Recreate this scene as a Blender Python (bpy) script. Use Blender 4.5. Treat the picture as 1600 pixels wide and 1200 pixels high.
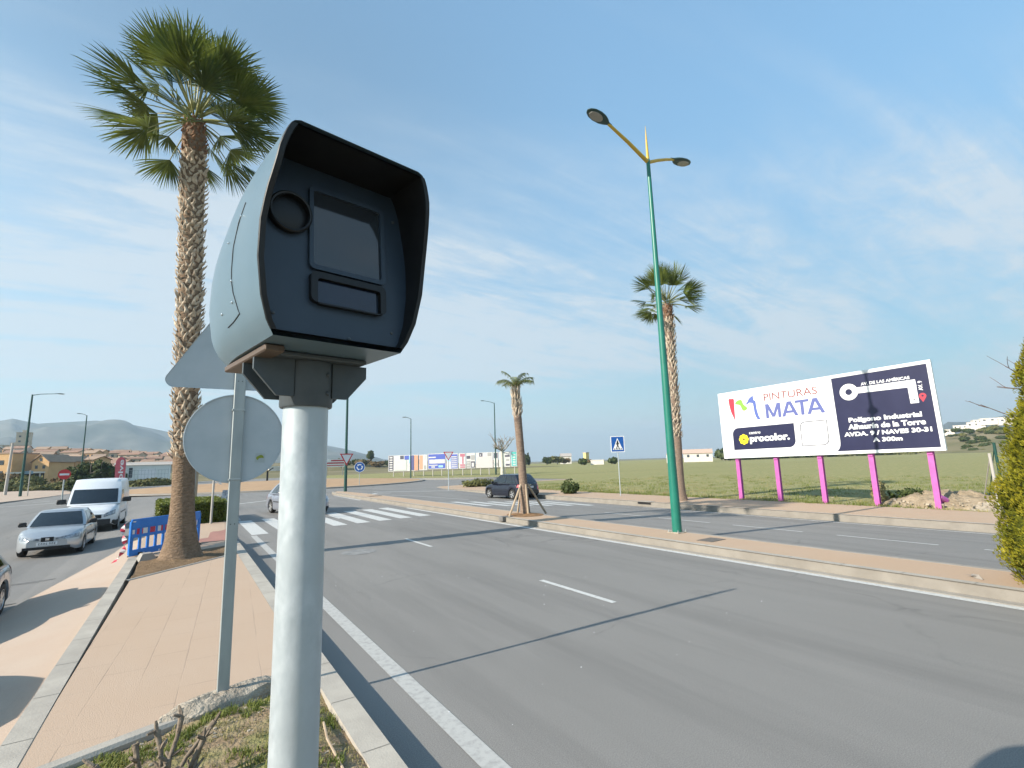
import bpy, math, random
from math import sin, cos, pi, radians, sqrt, atan2, exp
from mathutils import Vector, Matrix, noise as mnoise

for o in list(bpy.data.objects):
    bpy.data.objects.remove(o)
scene = bpy.context.scene
COL = scene.collection
random.seed(7)

# ------------------------------------------------------------------ camera
EYE = 2.35
cam_d = bpy.data.cameras.new("camera")
cam_d.sensor_width = 36.0
cam_d.lens = 773.0 / 1600.0 * 36.0
cam_d.clip_start = 0.05
cam_d.clip_end = 20000
cam = bpy.data.objects.new("camera", cam_d)
COL.objects.link(cam)
right = Vector((0.8390467, -0.5432525, -0.0296202))
up = Vector((-0.06016895, -0.14676373, 0.98733991))
fwd = Vector((0.54072204, 0.82664208, 0.15582855))
cam.matrix_world = Matrix((
    (right.x, up.x, -fwd.x, 0.0),
    (right.y, up.y, -fwd.y, 0.0),
    (right.z, up.z, -fwd.z, EYE),
    (0, 0, 0, 1)))
scene.camera = cam

# ------------------------------------------------------------------ light, sky, exposure
SUN_EL = radians(29.4)
SUN_AZ = radians(-90.0 + 1.3)            # compass angle of the sun seen from above, from +Y towards +X
sun_dir = Vector((sin(SUN_AZ) * cos(SUN_EL), cos(SUN_AZ) * cos(SUN_EL), sin(SUN_EL)))
sun_d = bpy.data.lights.new("sun", 'SUN')
sun_d.energy = 4.1
sun_d.angle = radians(0.5)
sun_d.color = (1.0, 0.915, 0.79)
sun = bpy.data.objects.new("sun", sun_d)
COL.objects.link(sun)
sun.rotation_euler = sun_dir.to_track_quat('Z', 'Y').to_euler()
sun.location = (0, 0, 60)

SKY_STRENGTH = 0.095
world = bpy.data.worlds.new("World")
scene.world = world
world.use_nodes = True
wn, wl = world.node_tree.nodes, world.node_tree.links
wn.clear()
wo = wn.new('ShaderNodeOutputWorld')
bg = wn.new('ShaderNodeBackground')
bg.inputs['Strength'].default_value = SKY_STRENGTH
sky = wn.new('ShaderNodeTexSky')
sky.sky_type = 'NISHITA'
sky.sun_disc = False
sky.sun_elevation = SUN_EL
sky.sun_rotation = SUN_AZ
sky.air_density = 1.0
sky.dust_density = 0.35
sky.ozone_density = 0.9
# thin cirrus: noise on a flat cloud layer far overhead (direction / height), mixed into the sky
tc = wn.new('ShaderNodeTexCoord')
sep = wn.new('ShaderNodeSeparateXYZ')
wl.new(tc.outputs['Generated'], sep.inputs[0])
def wmath(op, a, b=None, clamp=False):
    n = wn.new('ShaderNodeMath'); n.operation = op; n.use_clamp = clamp
    for i, s in enumerate((a, b)):
        if s is None: continue
        if isinstance(s, (int, float)): n.inputs[i].default_value = s
        else: wl.new(s, n.inputs[i])
    return n.outputs[0]
zz = wmath('ADD', wmath('MAXIMUM', sep.outputs[2], 0.0), 0.12)
comb = wn.new('ShaderNodeCombineXYZ')
wl.new(wmath('DIVIDE', sep.outputs[0], zz), comb.inputs[0])
wl.new(wmath('DIVIDE', sep.outputs[1], zz), comb.inputs[1])
def wnoise(rot, scale, sc, det, rough, dist, off=(0, 0, 0)):
    m = wn.new('ShaderNodeMapping'); m.inputs['Rotation'].default_value = (0, 0, rot)
    m.inputs['Scale'].default_value = scale; m.inputs['Location'].default_value = off
    wl.new(comb.outputs[0], m.inputs[0])
    n = wn.new('ShaderNodeTexNoise'); n.inputs['Scale'].default_value = sc
    n.inputs['Detail'].default_value = det; n.inputs['Roughness'].default_value = rough
    n.inputs['Distortion'].default_value = dist
    wl.new(m.outputs[0], n.inputs['Vector'])
    return n.outputs['Fac']
def wramp(s, lo, hi):
    r = wn.new('ShaderNodeMapRange'); r.interpolation_type = 'SMOOTHSTEP'
    r.inputs['From Min'].default_value = lo; r.inputs['From Max'].default_value = hi
    wl.new(s, r.inputs['Value']); return r.outputs['Result']
CR, COFF = 0.62, (7.7, 14.9, 0)
big = wramp(wnoise(CR, (0.42, 1.15, 1), 0.62, 5, 0.58, 0.6, COFF), 0.44, 0.60)
streak = wramp(wnoise(0.48, (0.30, 2.0, 1), 1.7, 9, 0.66, 1.0, (5.0, 0.7, 0)), 0.28, 0.74)
fine = wramp(wnoise(0.9, (1, 1.5, 1), 5.0, 10, 0.72, 0.5), 0.22, 0.85)
cl = wmath('MULTIPLY', big, wmath('ADD', wmath('MULTIPLY', streak, 0.85), wmath('MULTIPLY', fine, 0.50)))
low = wmath('SUBTRACT', 1.0, wramp(sep.outputs[2], 0.05, 0.75))      # more cloud towards the horizon
leftw = wramp(wmath('SUBTRACT', wmath('MULTIPLY', sep.outputs[1], 0.75), wmath('MULTIPLY', sep.outputs[0], 0.65)), -0.30, 0.70)
cov = wmath('MULTIPLY', cl, wmath('ADD', wmath('ADD', 0.32, wmath('MULTIPLY', low, 0.42)), wmath('MULTIPLY', leftw, 0.40)))
veil = wmath('ADD', 0.09, wmath('ADD', wmath('MULTIPLY', low, 0.06), wmath('MULTIPLY', wmath('MULTIPLY', leftw, low), 0.30)))
horiz = wmath('MULTIPLY', wmath('SUBTRACT', 1.0, wramp(sep.outputs[2], 0.02, 0.16)), 0.62)
band = wmath('MULTIPLY', wmath('MULTIPLY', wramp(sep.outputs[2], 0.08, 0.22), wmath('SUBTRACT', 1.0, wramp(sep.outputs[2], 0.34, 0.58))), wmath('MULTIPLY', wmath('ADD', 0.25, fine), streak))
cov = wmath('ADD', cov, wmath('MULTIPLY', band, 0.70))
cov = wmath('MINIMUM', wmath('ADD', wmath('ADD', cov, veil), horiz), 0.82)
mix = wn.new('ShaderNodeMix'); mix.data_type = 'RGBA'
wl.new(cov, mix.inputs['Factor'])
tint = wn.new('ShaderNodeMix'); tint.data_type = 'RGBA'; tint.blend_type = 'MULTIPLY'; tint.inputs['Factor'].default_value = 1.0
grade = wn.new('ShaderNodeMapRange'); grade.inputs['From Max'].default_value = 0.80
grade.inputs['To Min'].default_value = 0.66; grade.inputs['To Max'].default_value = 1.68
wl.new(sep.outputs[2], grade.inputs['Value'])
gcol = wn.new('ShaderNodeVectorMath'); gcol.operation = 'SCALE'; gcol.inputs[0].default_value = (0.76, 1.05, 1.02)
anti = wmath('MULTIPLY', wramp(sep.outputs[0], 0.30, 0.95), wmath('SUBTRACT', 1.0, wramp(sep.outputs[2], 0.05, 0.70)))
nearsun = wmath('MULTIPLY', wramp(wmath('SUBTRACT', wmath('MULTIPLY', sep.outputs[1], 0.75), wmath('MULTIPLY', sep.outputs[0], 0.65)), 0.0, 0.70), wramp(sep.outputs[2], 0.25, 0.70))
wl.new(wmath('MULTIPLY', wmath('MULTIPLY', grade.outputs['Result'], wmath('SUBTRACT', 1.0, wmath('MULTIPLY', nearsun, 0.36))), wmath('SUBTRACT', 1.0, wmath('MULTIPLY', anti, 0.42))), gcol.inputs['Scale'])
wl.new(sky.outputs[0], tint.inputs['A']); wl.new(gcol.outputs[0], tint.inputs['B'])
wl.new(tint.outputs['Result'], mix.inputs['A'])
mix.inputs['B'].default_value = (3.55, 3.90, 4.15, 1)
wl.new(mix.outputs['Result'], bg.inputs['Color'])
wl.new(bg.outputs[0], wo.inputs['Surface'])

scene.view_settings.view_transform = 'Standard'
scene.view_settings.look = 'None'
scene.view_settings.gamma = 1.0
scene.view_settings.exposure = 1.12
scene.view_settings.use_curve_mapping = False
scene.cycles.use_denoising = True
scene.cycles.max_bounces = 6
scene.cycles.transparent_max_bounces = 12
scene.cycles.volume_bounces = 0
scene.cycles.use_adaptive_sampling = True
scene.cycles.adaptive_threshold = 0.02

# ------------------------------------------------------------------ materials
MATS = {}
def mat(name, c, c2=None, scale=4.0, detail=5.0, rough=0.7, metal=0.0, spec=0.4, bump=0.0, bscale=None,
        lo=0.35, hi=0.65, coat=0.0, stretch=None, c3=None, s3=0.5, transl=0.0, rvar=0.0, bdist=0.02, obj=False):
    """Principled material; colours vary by noise in world (or object) space."""
    if name in MATS: return MATS[name]
    m = bpy.data.materials.new(name); m.use_nodes = True
    nt = m.node_tree; N, L = nt.nodes, nt.links
    p = N['Principled BSDF']
    p.inputs['Roughness'].default_value = rough
    p.inputs['Metallic'].default_value = metal
    p.inputs['Specular IOR Level'].default_value = spec
    if coat: 
        p.inputs['Coat Weight'].default_value = coat; p.inputs['Coat Roughness'].default_value = 0.06
    p.inputs['Base Color'].default_value = (*c, 1)
    vec = None
    if c2 is not None or bump:
        if obj:
            t = N.new('ShaderNodeTexCoord'); vec = t.outputs['Object']
        else:
            g = N.new('ShaderNodeNewGeometry'); vec = g.outputs['Position']
        if stretch:
            mp = N.new('ShaderNodeMapping'); mp.inputs['Scale'].default_value = stretch
            L.new(vec, mp.inputs[0]); vec = mp.outputs[0]
    if c2 is not None:
        n = N.new('ShaderNodeTexNoise'); n.inputs['Scale'].default_value = scale
        n.inputs['Detail'].default_value = detail; n.inputs['Roughness'].default_value = 0.6
        L.new(vec, n.inputs['Vector'])
        r = N.new('ShaderNodeMapRange'); r.inputs['From Min'].default_value = lo; r.inputs['From Max'].default_value = hi
        L.new(n.outputs['Fac'], r.inputs['Value'])
        mx = N.new('ShaderNodeMix'); mx.data_type = 'RGBA'
        mx.inputs['A'].default_value = (*c, 1); mx.inputs['B'].default_value = (*c2, 1)
        L.new(r.outputs['Result'], mx.inputs['Factor'])
        out = mx.outputs['Result']
        if c3 is not None:
            n3 = N.new('ShaderNodeTexNoise'); n3.inputs['Scale'].default_value = s3
            n3.inputs['Detail'].default_value = 4
            L.new(vec, n3.inputs['Vector'])
            r3 = N.new('ShaderNodeMapRange'); r3.inputs['From Min'].default_value = 0.45; r3.inputs['From Max'].default_value = 0.7
            L.new(n3.outputs['Fac'], r3.inputs['Value'])
            m3 = N.new('ShaderNodeMix'); m3.data_type = 'RGBA'
            m3.inputs['B'].default_value = (*c3, 1)
            L.new(out, m3.inputs['A']); L.new(r3.outputs['Result'], m3.inputs['Factor'])
            out = m3.outputs['Result']
        L.new(out, p.inputs['Base Color'])
        if rvar:
            rr = N.new('ShaderNodeMapRange'); rr.inputs['To Min'].default_value = max(0.02, rough - rvar); rr.inputs['To Max'].default_value = rough + rvar
            L.new(n.outputs['Fac'], rr.inputs['Value']); L.new(rr.outputs['Result'], p.inputs['Roughness'])
    if bump:
        nb = N.new('ShaderNodeTexNoise'); nb.inputs['Scale'].default_value = bscale or scale * 4
        nb.inputs['Detail'].default_value = 6
        L.new(vec, nb.inputs['Vector'])
        b = N.new('ShaderNodeBump'); b.inputs['Strength'].default_value = bump; b.inputs['Distance'].default_value = bdist
        L.new(nb.outputs['Fac'], b.inputs['Height']); L.new(b.outputs[0], p.inputs['Normal'])
    if transl:
        tr = N.new('ShaderNodeBsdfTranslucent'); ms = N.new('ShaderNodeMixShader'); ms.inputs[0].default_value = transl
        src = p.inputs['Base Color'].links[0].from_socket if p.inputs['Base Color'].links else None
        if src: L.new(src, tr.inputs[0])
        else: tr.inputs[0].default_value = (*c, 1)
        out = N['Material Output']
        L.new(p.outputs[0], ms.inputs[1]); L.new(tr.outputs[0], ms.inputs[2]); L.new(ms.outputs[0], out.inputs['Surface'])
    MATS[name] = m
    return m

def paver_mat(name, c, c2, cj, bw, bh, rot, joint=0.55, mort=0.012, c3=None):
    """Stamped concrete: slabs with faint broken joints, blotchy colour, fine grain."""
    m = bpy.data.materials.new(name); m.use_nodes = True
    N, L = m.node_tree.nodes, m.node_tree.links
    p = N['Principled BSDF']; p.inputs['Roughness'].default_value = 0.85; p.inputs['Specular IOR Level'].default_value = 0.25
    g = N.new('ShaderNodeNewGeometry')
    mp = N.new('ShaderNodeMapping'); mp.inputs['Rotation'].default_value = (0, 0, rot)
    L.new(g.outputs['Position'], mp.inputs[0])
    nd = N.new('ShaderNodeTexNoise'); nd.inputs['Scale'].default_value = 1.7; nd.inputs['Detail'].default_value = 3
    L.new(g.outputs['Position'], nd.inputs['Vector'])
    wob = N.new('ShaderNodeMix'); wob.data_type = 'VECTOR'; wob.inputs['Factor'].default_value = 0.025
    L.new(mp.outputs[0], wob.inputs['A']); L.new(nd.outputs['Color'], wob.inputs['B'])
    br = N.new('ShaderNodeTexBrick')
    br.inputs['Scale'].default_value = 1.0; br.inputs['Brick Width'].default_value = bw; br.inputs['Row Height'].default_value = bh
    br.inputs['Mortar Size'].default_value = mort; br.inputs['Mortar Smooth'].default_value = 0.3
    br.inputs['Mortar'].default_value = (*c, 1); br.inputs['Color1'].default_value = (*c, 1); br.inputs['Color2'].default_value = (*c2, 1)
    L.new(wob.outputs['Result'], br.inputs['Vector'])
    n1 = N.new('ShaderNodeTexNoise'); n1.inputs['Scale'].default_value = 0.9; n1.inputs['Detail'].default_value = 6
    L.new(g.outputs['Position'], n1.inputs['Vector'])
    r1 = N.new('ShaderNodeMapRange'); r1.inputs['From Min'].default_value = 0.3; r1.inputs['From Max'].default_value = 0.7
    L.new(n1.outputs['Fac'], r1.inputs['Value'])
    base = N.new('ShaderNodeMix'); base.data_type = 'RGBA'
    base.inputs['A'].default_value = (*c, 1); base.inputs['B'].default_value = (*(c3 or c2), 1)
    L.new(r1.outputs['Result'], base.inputs['Factor'])
    mixb = N.new('ShaderNodeMix'); mixb.data_type = 'RGBA'; mixb.inputs['Factor'].default_value = 0.45
    L.new(base.outputs['Result'], mixb.inputs['A']); L.new(br.outputs['Color'], mixb.inputs['B'])
    nj = N.new('ShaderNodeTexNoise'); nj.inputs['Scale'].default_value = 1.3; nj.inputs['Detail'].default_value = 3
    L.new(g.outputs['Position'], nj.inputs['Vector'])
    rj = N.new('ShaderNodeMapRange'); rj.inputs['From Min'].default_value = 0.42; rj.inputs['From Max'].default_value = 0.62
    rj.inputs['To Max'].default_value = joint; rj.inputs['To Min'].default_value = joint * 0.12
    L.new(nj.outputs['Fac'], rj.inputs['Value'])
    mj = N.new('ShaderNodeMath'); mj.operation = 'MULTIPLY'
    L.new(br.outputs['Fac'], mj.inputs[0]); L.new(rj.outputs['Result'], mj.inputs[1])
    fin = N.new('ShaderNodeMix'); fin.data_type = 'RGBA'; fin.inputs['B'].default_value = (*cj, 1)
    L.new(mj.outputs[0], fin.inputs['Factor']); L.new(mixb.outputs['Result'], fin.inputs['A'])
    ng = N.new('ShaderNodeTexNoise'); ng.inputs['Scale'].default_value = 90; ng.inputs['Detail'].default_value = 4
    L.new(g.outputs['Position'], ng.inputs['Vector'])
    gr = N.new('ShaderNodeMapRange'); gr.inputs['To Min'].default_value = 0.82; gr.inputs['To Max'].default_value = 1.16
    L.new(ng.outputs['Fac'], gr.inputs['Value'])
    mul = N.new('ShaderNodeVectorMath'); mul.operation = 'SCALE'
    L.new(fin.outputs['Result'], mul.inputs[0]); L.new(gr.outputs['Result'], mul.inputs['Scale'])
    L.new(mul.outputs[0], p.inputs['Base Color'])
    hs = N.new('ShaderNodeMath'); hs.operation = 'SUBTRACT'
    L.new(ng.outputs['Fac'], hs.inputs[0]); L.new(mj.outputs[0], hs.inputs[1])
    b = N.new('ShaderNodeBump'); b.inputs['Strength'].default_value = 0.35; b.inputs['Distance'].default_value = 0.01
    L.new(hs.outputs[0], b.inputs['Height']); L.new(b.outputs[0], p.inputs['Normal'])
    return m

def asphalt_mat(name, c, c2, stain):
    m = bpy.data.materials.new(name); m.use_nodes = True
    N, L = m.node_tree.nodes, m.node_tree.links
    p = N['Principled BSDF']; p.inputs['Roughness'].default_value = 0.78; p.inputs['Specular IOR Level'].default_value = 0.35
    g = N.new('ShaderNodeNewGeometry')
    def nz(scale, det, stretch=None, lo=0.3, hi=0.7, a=0.0, b=1.0, rough=0.6):
        v = g.outputs['Position']
        if stretch:
            mp = N.new('ShaderNodeMapping'); mp.inputs['Scale'].default_value = stretch; L.new(v, mp.inputs[0]); v = mp.outputs[0]
        n = N.new('ShaderNodeTexNoise'); n.inputs['Scale'].default_value = scale; n.inputs['Detail'].default_value = det
        n.inputs['Roughness'].default_value = rough
        L.new(v, n.inputs['Vector'])
        r = N.new('ShaderNodeMapRange'); r.inputs['From Min'].default_value = lo; r.inputs['From Max'].default_value = hi
        r.inputs['To Min'].default_value = a; r.inputs['To Max'].default_value = b
        L.new(n.outputs['Fac'], r.inputs['Value']); return r.outputs['Result']
    mx = N.new('ShaderNodeMix'); mx.data_type = 'RGBA'
    mx.inputs['A'].default_value = (*c, 1); mx.inputs['B'].default_value = (*c2, 1)
    L.new(nz(0.55, 5, (1.0, 0.25, 1)), mx.inputs['Factor'])
    ms = N.new('ShaderNodeMix'); ms.data_type = 'RGBA'; ms.inputs['B'].default_value = (*stain, 1)
    L.new(mx.outputs['Result'], ms.inputs['A'])
    L.new(nz(0.9, 7, (1.4, 0.10, 1), 0.48, 0.74, 0.0, 0.75), ms.inputs['Factor'])
    mk = N.new('ShaderNodeMix'); mk.data_type = 'RGBA'; mk.inputs['B'].default_value = (c2[0] * 1.9, c2[1] * 1.85, c2[2] * 1.75, 1)
    L.new(ms.outputs['Result'], mk.inputs['A'])
    L.new(nz(55, 2, None, 0.70, 0.76, 0.0, 0.55), mk.inputs['Factor'])      # pale stones in the surface
    # hairline cracks: edges of large distorted cells, broken up by noise
    nd_ = N.new('ShaderNodeTexNoise'); nd_.inputs['Scale'].default_value = 0.8; nd_.inputs['Detail'].default_value = 6
    L.new(g.outputs['Position'], nd_.inputs['Vector'])
    ad = N.new('ShaderNodeMix'); ad.data_type = 'VECTOR'; ad.inputs['Factor'].default_value = 0.55
    L.new(g.outputs['Position'], ad.inputs['A']); L.new(nd_.outputs['Color'], ad.inputs['B'])
    vo = N.new('ShaderNodeTexVoronoi'); vo.feature = 'DISTANCE_TO_EDGE'; vo.inputs['Scale'].default_value = 0.55
    L.new(ad.outputs['Result'], vo.inputs['Vector'])
    cr = N.new('ShaderNodeMapRange'); cr.inputs['From Min'].default_value = 0.0; cr.inputs['From Max'].default_value = 0.010
    cr.inputs['To Min'].default_value = 1.0; cr.inputs['To Max'].default_value = 0.0
    L.new(vo.outputs['Distance'], cr.inputs['Value'])
    cm = N.new('ShaderNodeMath'); cm.operation = 'MULTIPLY'
    L.new(cr.outputs['Result'], cm.inputs[0]); L.new(nz(0.35, 4, None, 0.50, 0.62, 0.0, 0.42), cm.inputs[1])
    mc = N.new('ShaderNodeMix'); mc.data_type = 'RGBA'; mc.inputs['B'].default_value = (0.05, 0.048, 0.046, 1)
    L.new(mk.outputs['Result'], mc.inputs['A']); L.new(cm.outputs[0], mc.inputs['Factor'])
    mo = N.new('ShaderNodeMix'); mo.data_type = 'RGBA'; mo.inputs['B'].default_value = (0.085, 0.080, 0.075, 1)
    L.new(mc.outputs['Result'], mo.inputs['A']); L.new(nz(1.1, 6, (1.0, 0.5, 1), 0.66, 0.80, 0.0, 0.5), mo.inputs['Factor'])   # oil stains
    mk = mo
    sc = N.new('ShaderNodeVectorMath'); sc.operation = 'SCALE'
    L.new(mk.outputs['Result'], sc.inputs[0]); L.new(nz(95, 4, None, 0.3, 0.7, 0.62, 1.38, 0.8), sc.inputs['Scale'])
    L.new(sc.outputs[0], p.inputs['Base Color'])
    nb = N.new('ShaderNodeTexNoise'); nb.inputs['Scale'].default_value = 140; nb.inputs['Detail'].default_value = 3
    L.new(g.outputs['Position'], nb.inputs['Vector'])
    b = N.new('ShaderNodeBump'); b.inputs['Strength'].default_value = 0.5; b.inputs['Distance'].default_value = 0.006
    L.new(nb.outputs['Fac'], b.inputs['Height']); L.new(b.outputs[0], p.inputs['Normal'])
    return m

M_asphalt = asphalt_mat("asphalt", (0.186, 0.177, 0.165), (0.218, 0.207, 0.193), (0.138, 0.131, 0.123))
M_edgeline = mat("worn_road_paint", (0.40, 0.395, 0.375), (0.25, 0.245, 0.235), 14, 9, 0.8, lo=0.46, hi=0.80, bump=0.3, bscale=120, bdist=0.004)
M_edging = mat("pale_edging_concrete", (0.42, 0.385, 0.33), (0.33, 0.30, 0.26), 2.2, 8, 0.85, spec=0.25, bump=0.4, bscale=60, bdist=0.008)
M_line = mat("road_paint", (0.50, 0.50, 0.48), (0.26, 0.255, 0.245), 16, 9, 0.75, lo=0.50, hi=0.78, bump=0.3, bscale=120, bdist=0.004)
M_pave = paver_mat("stamped_paving", (0.445, 0.325, 0.235), (0.425, 0.308, 0.220), (0.26, 0.195, 0.15), 0.78, 0.36, radians(94), 0.60, 0.006, (0.455, 0.345, 0.26))
M_pave2 = paver_mat("pale_paving", (0.43, 0.325, 0.25), (0.415, 0.315, 0.24), (0.32, 0.25, 0.20), 0.8, 0.4, radians(92), 0.22, 0.006, (0.46, 0.38, 0.31))
M_median = paver_mat("median_paving", (0.425, 0.300, 0.205), (0.415, 0.292, 0.200), (0.33, 0.24, 0.18), 0.9, 0.45, radians(91), 0.25, 0.006, (0.43, 0.325, 0.24))
M_redpave = paver_mat("red_tactile_paving", (0.36, 0.185, 0.15), (0.32, 0.16, 0.13), (0.22, 0.12, 0.10), 0.2, 0.2, 0.2, 0.8, 0.02)
M_kerb = mat("kerb_concrete", (0.315, 0.29, 0.255), (0.26, 0.238, 0.21), 2.2, 8, 0.85, spec=0.25, bump=0.35, bscale=60, bdist=0.008)
M_kerbface = mat("sun_toned_kerb_face", (0.265, 0.242, 0.21), (0.215, 0.195, 0.168), 2.2, 8, 0.9, spec=0.2, bump=0.4, bscale=50, bdist=0.01)  # colour darkened to offset the low sun on the kerb faces
M_kerbj = mat("kerb_joint", (0.22, 0.205, 0.18), rough=0.9)
M_conc = mat("rough_concrete", (0.42, 0.37, 0.30), (0.28, 0.24, 0.19), 7, 8, 0.95, spec=0.15, bump=1.0, bscale=25, bdist=0.04)
M_soil = mat("planter_soil", (0.30, 0.225, 0.145), (0.22, 0.16, 0.10), 5, 8, 0.95, spec=0.1, bump=0.9, bscale=35, bdist=0.03, c3=(0.20, 0.21, 0.07), s3=2.6)
M_bedsoil = mat("tree_bed_soil", (0.24, 0.165, 0.10), (0.15, 0.10, 0.06), 9, 8, 0.95, spec=0.1, bump=1.0, bscale=30, bdist=0.04)
M_field = mat("field_grass", (0.190, 0.205, 0.070), (0.350, 0.300, 0.155), 2.4, 10, 0.9, spec=0.15, bump=1.0, bscale=9, bdist=0.12, c3=(0.255, 0.245, 0.105), s3=0.09, stretch=(0.55, 1, 1))
M_dry = mat("dry_verge", (0.33, 0.27, 0.16), (0.22, 0.20, 0.09), 2.4, 8, 0.95, spec=0.1, bump=0.9, bscale=14, bdist=0.08)
M_island = mat("tan_earth", (0.42, 0.285, 0.175), (0.36, 0.24, 0.15), 0.8, 7, 0.95, spec=0.1, bump=0.4, bscale=8)
M_farland = mat("scrub_land", (0.20, 0.17, 0.10), (0.13, 0.125, 0.06), 0.035, 8, 0.95, spec=0.1, c3=(0.26, 0.215, 0.14), s3=0.02)
M_mount = mat("mountain_rock", (0.17, 0.16, 0.135), (0.065, 0.075, 0.055), 0.005, 9, 0.95, spec=0.1)

M_galv = mat("galvanised_steel", (0.37, 0.42, 0.445), (0.50, 0.545, 0.57), 34, 9, 0.46, metal=0.35, spec=0.5, bump=0.12, bscale=60, stretch=(1, 1, 0.6), rvar=0.2, bdist=0.004, lo=0.3, hi=0.72, c3=(0.40, 0.445, 0.465), s3=9.0)
M_galv2 = mat("grey_post_steel", (0.30, 0.33, 0.33), (0.38, 0.41, 0.40), 8, 7, 0.55, metal=0.3, stretch=(1, 1, 0.2), rvar=0.1)
M_signback = mat("sign_back_grey", (0.39, 0.435, 0.455), (0.44, 0.48, 0.50), 3.5, 6, 0.55, spec=0.35, rvar=0.08)
M_shell = mat("cabinet_grey_paint", (0.090, 0.142, 0.176), (0.105, 0.158, 0.192), 6, 6, 0.34, spec=0.55, rvar=0.06)
M_face = mat("dark_slate_paint", (0.019, 0.034, 0.054), (0.024, 0.040, 0.061), 12, 6, 0.42, spec=0.5, rvar=0.06)
M_visor = mat("black_paint", (0.006, 0.007, 0.008), (0.010, 0.011, 0.012), 20, 4, 0.45, spec=0.4)
M_bracket = mat("bracket_grey", (0.050, 0.062, 0.070), (0.070, 0.084, 0.092), 9, 6, 0.5, spec=0.45)
M_basereflect = mat("brown_paving_reflection", (0.13, 0.095, 0.072), rough=0.5, metal=0.3)  # brown reflection of the paving, painted in as base colour
M_glassdark = mat("dark_glass", (0.012, 0.016, 0.020), rough=0.04, spec=0.6, coat=0.4)
M_glasscam = mat("camera_window_glass", (0.020, 0.026, 0.032), rough=0.07, spec=0.9)
M_green = mat("green_lamp_paint", (0.010, 0.140, 0.100), (0.013, 0.165, 0.118), 3, 5, 0.38, spec=0.5)
M_dgreen = mat("dark_green_lamp_paint", (0.012, 0.060, 0.050), rough=0.45)
M_yellow = mat("yellow_arm_paint", (0.60, 0.40, 0.055), (0.52, 0.34, 0.05), 5, 5, 0.45)
M_head = mat("lamp_head_dark", (0.030, 0.065, 0.060), rough=0.45)
M_lens = mat("lamp_glass", (0.32, 0.31, 0.27), (0.26, 0.25, 0.22), 30, 3, 0.25)
M_white = mat("white_panel", (0.70, 0.71, 0.71), (0.66, 0.67, 0.67), 1.5, 5, 0.5, spec=0.35)
M_navy = mat("navy_print", (0.015, 0.016, 0.050), (0.020, 0.021, 0.060), 1.2, 4, 0.32, spec=0.45)
M_magenta = mat("magenta_paint", (0.46, 0.11, 0.36), (0.40, 0.09, 0.31), 4, 5, 0.5)
M_red = mat("red_paint", (0.50, 0.030, 0.035), rough=0.45)
M_redink = mat("red_print", (0.42, 0.035, 0.06), rough=0.5)
M_redthin = mat("wine_red_print", (0.22, 0.055, 0.055), rough=0.5)
M_greenink = mat("lime_print", (0.20, 0.45, 0.06), rough=0.5)
M_blueink = mat("blue_print", (0.085, 0.125, 0.36), rough=0.5)
M_lilac = mat("lilac_blue_print", (0.095, 0.115, 0.30), rough=0.5)
M_yellowink = mat("yellow_print", (0.80, 0.66, 0.02), rough=0.5)
M_brownink = mat("brown_print", (0.16, 0.08, 0.02), rough=0.5)
M_greyink = mat("faint_grey_print", (0.36, 0.37, 0.38), rough=0.5)
M_signblue = mat("sign_blue", (0.012, 0.085, 0.32), rough=0.35)
M_black = mat("matt_black", (0.010, 0.010, 0.011), rough=0.6)
M_rubber = mat("tyre_rubber", (0.018, 0.018, 0.018), (0.030, 0.029, 0.027), 20, 4, 0.85)
M_rim = mat("alloy_rim", (0.50, 0.50, 0.50), rough=0.35, metal=0.7)
M_chrome = mat("chrome", (0.75, 0.75, 0.75), rough=0.12, metal=1.0)
M_silver = mat("silver_car_paint", (0.42, 0.44, 0.46), rough=0.3, metal=0.55, spec=0.5, coat=0.8)
M_vanwhite = mat("white_van_paint", (0.66, 0.68, 0.70), rough=0.35, spec=0.5, coat=0.5)
M_darkcar = mat("dark_blue_car_paint", (0.010, 0.012, 0.022), rough=0.3, spec=0.4, coat=0.5)
M_greycar = mat("grey_blue_car_paint", (0.17, 0.20, 0.24), rough=0.3, metal=0.3, spec=0.5, coat=0.8)
M_bumper = mat("black_plastic", (0.022, 0.023, 0.025), rough=0.55)
M_headl = mat("headlight_glass", (0.10, 0.115, 0.14), (0.34, 0.37, 0.40), 9, 3, 0.10, spec=0.7, coat=0.6)
M_taill = mat("tail_light_red", (0.55, 0.03, 0.05), (0.70, 0.22, 0.22), 18, 2, 0.15, spec=0.6, coat=0.6)
M_plate = mat("number_plate", (0.62, 0.63, 0.64), rough=0.4)
M_inside = mat("dark_interior", (0.012, 0.013, 0.014), rough=0.8)
M_barrier = mat("blue_barrier_plastic", (0.016, 0.165, 0.55), (0.024, 0.200, 0.62), 5, 5, 0.38, spec=0.5)
M_bwhite = mat("white_reflective", (0.66, 0.66, 0.66), rough=0.5)
M_bred = mat("red_reflective", (0.50, 0.04, 0.07), rough=0.45)
M_tape_w = mat("tape_white", (0.66, 0.63, 0.62), rough=0.45)
M_trunk = mat("palm_bark", (0.25, 0.175, 0.118), (0.155, 0.108, 0.072), 9, 8, 0.92, spec=0.15, bump=0.9, bscale=14, stretch=(1, 1, 2.4), bdist=0.05)
M_trunk2 = mat("palm_bark_grey", (0.28, 0.205, 0.155), (0.19, 0.138, 0.105), 7, 8, 0.92, spec=0.15, bump=0.9, bscale=10, stretch=(1, 1, 4), bdist=0.04)
M_boot = mat("leaf_base_tan", (0.58, 0.49, 0.38), (0.34, 0.265, 0.19), 5, 7, 0.9, spec=0.15, bump=0.5, bscale=40)
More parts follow.
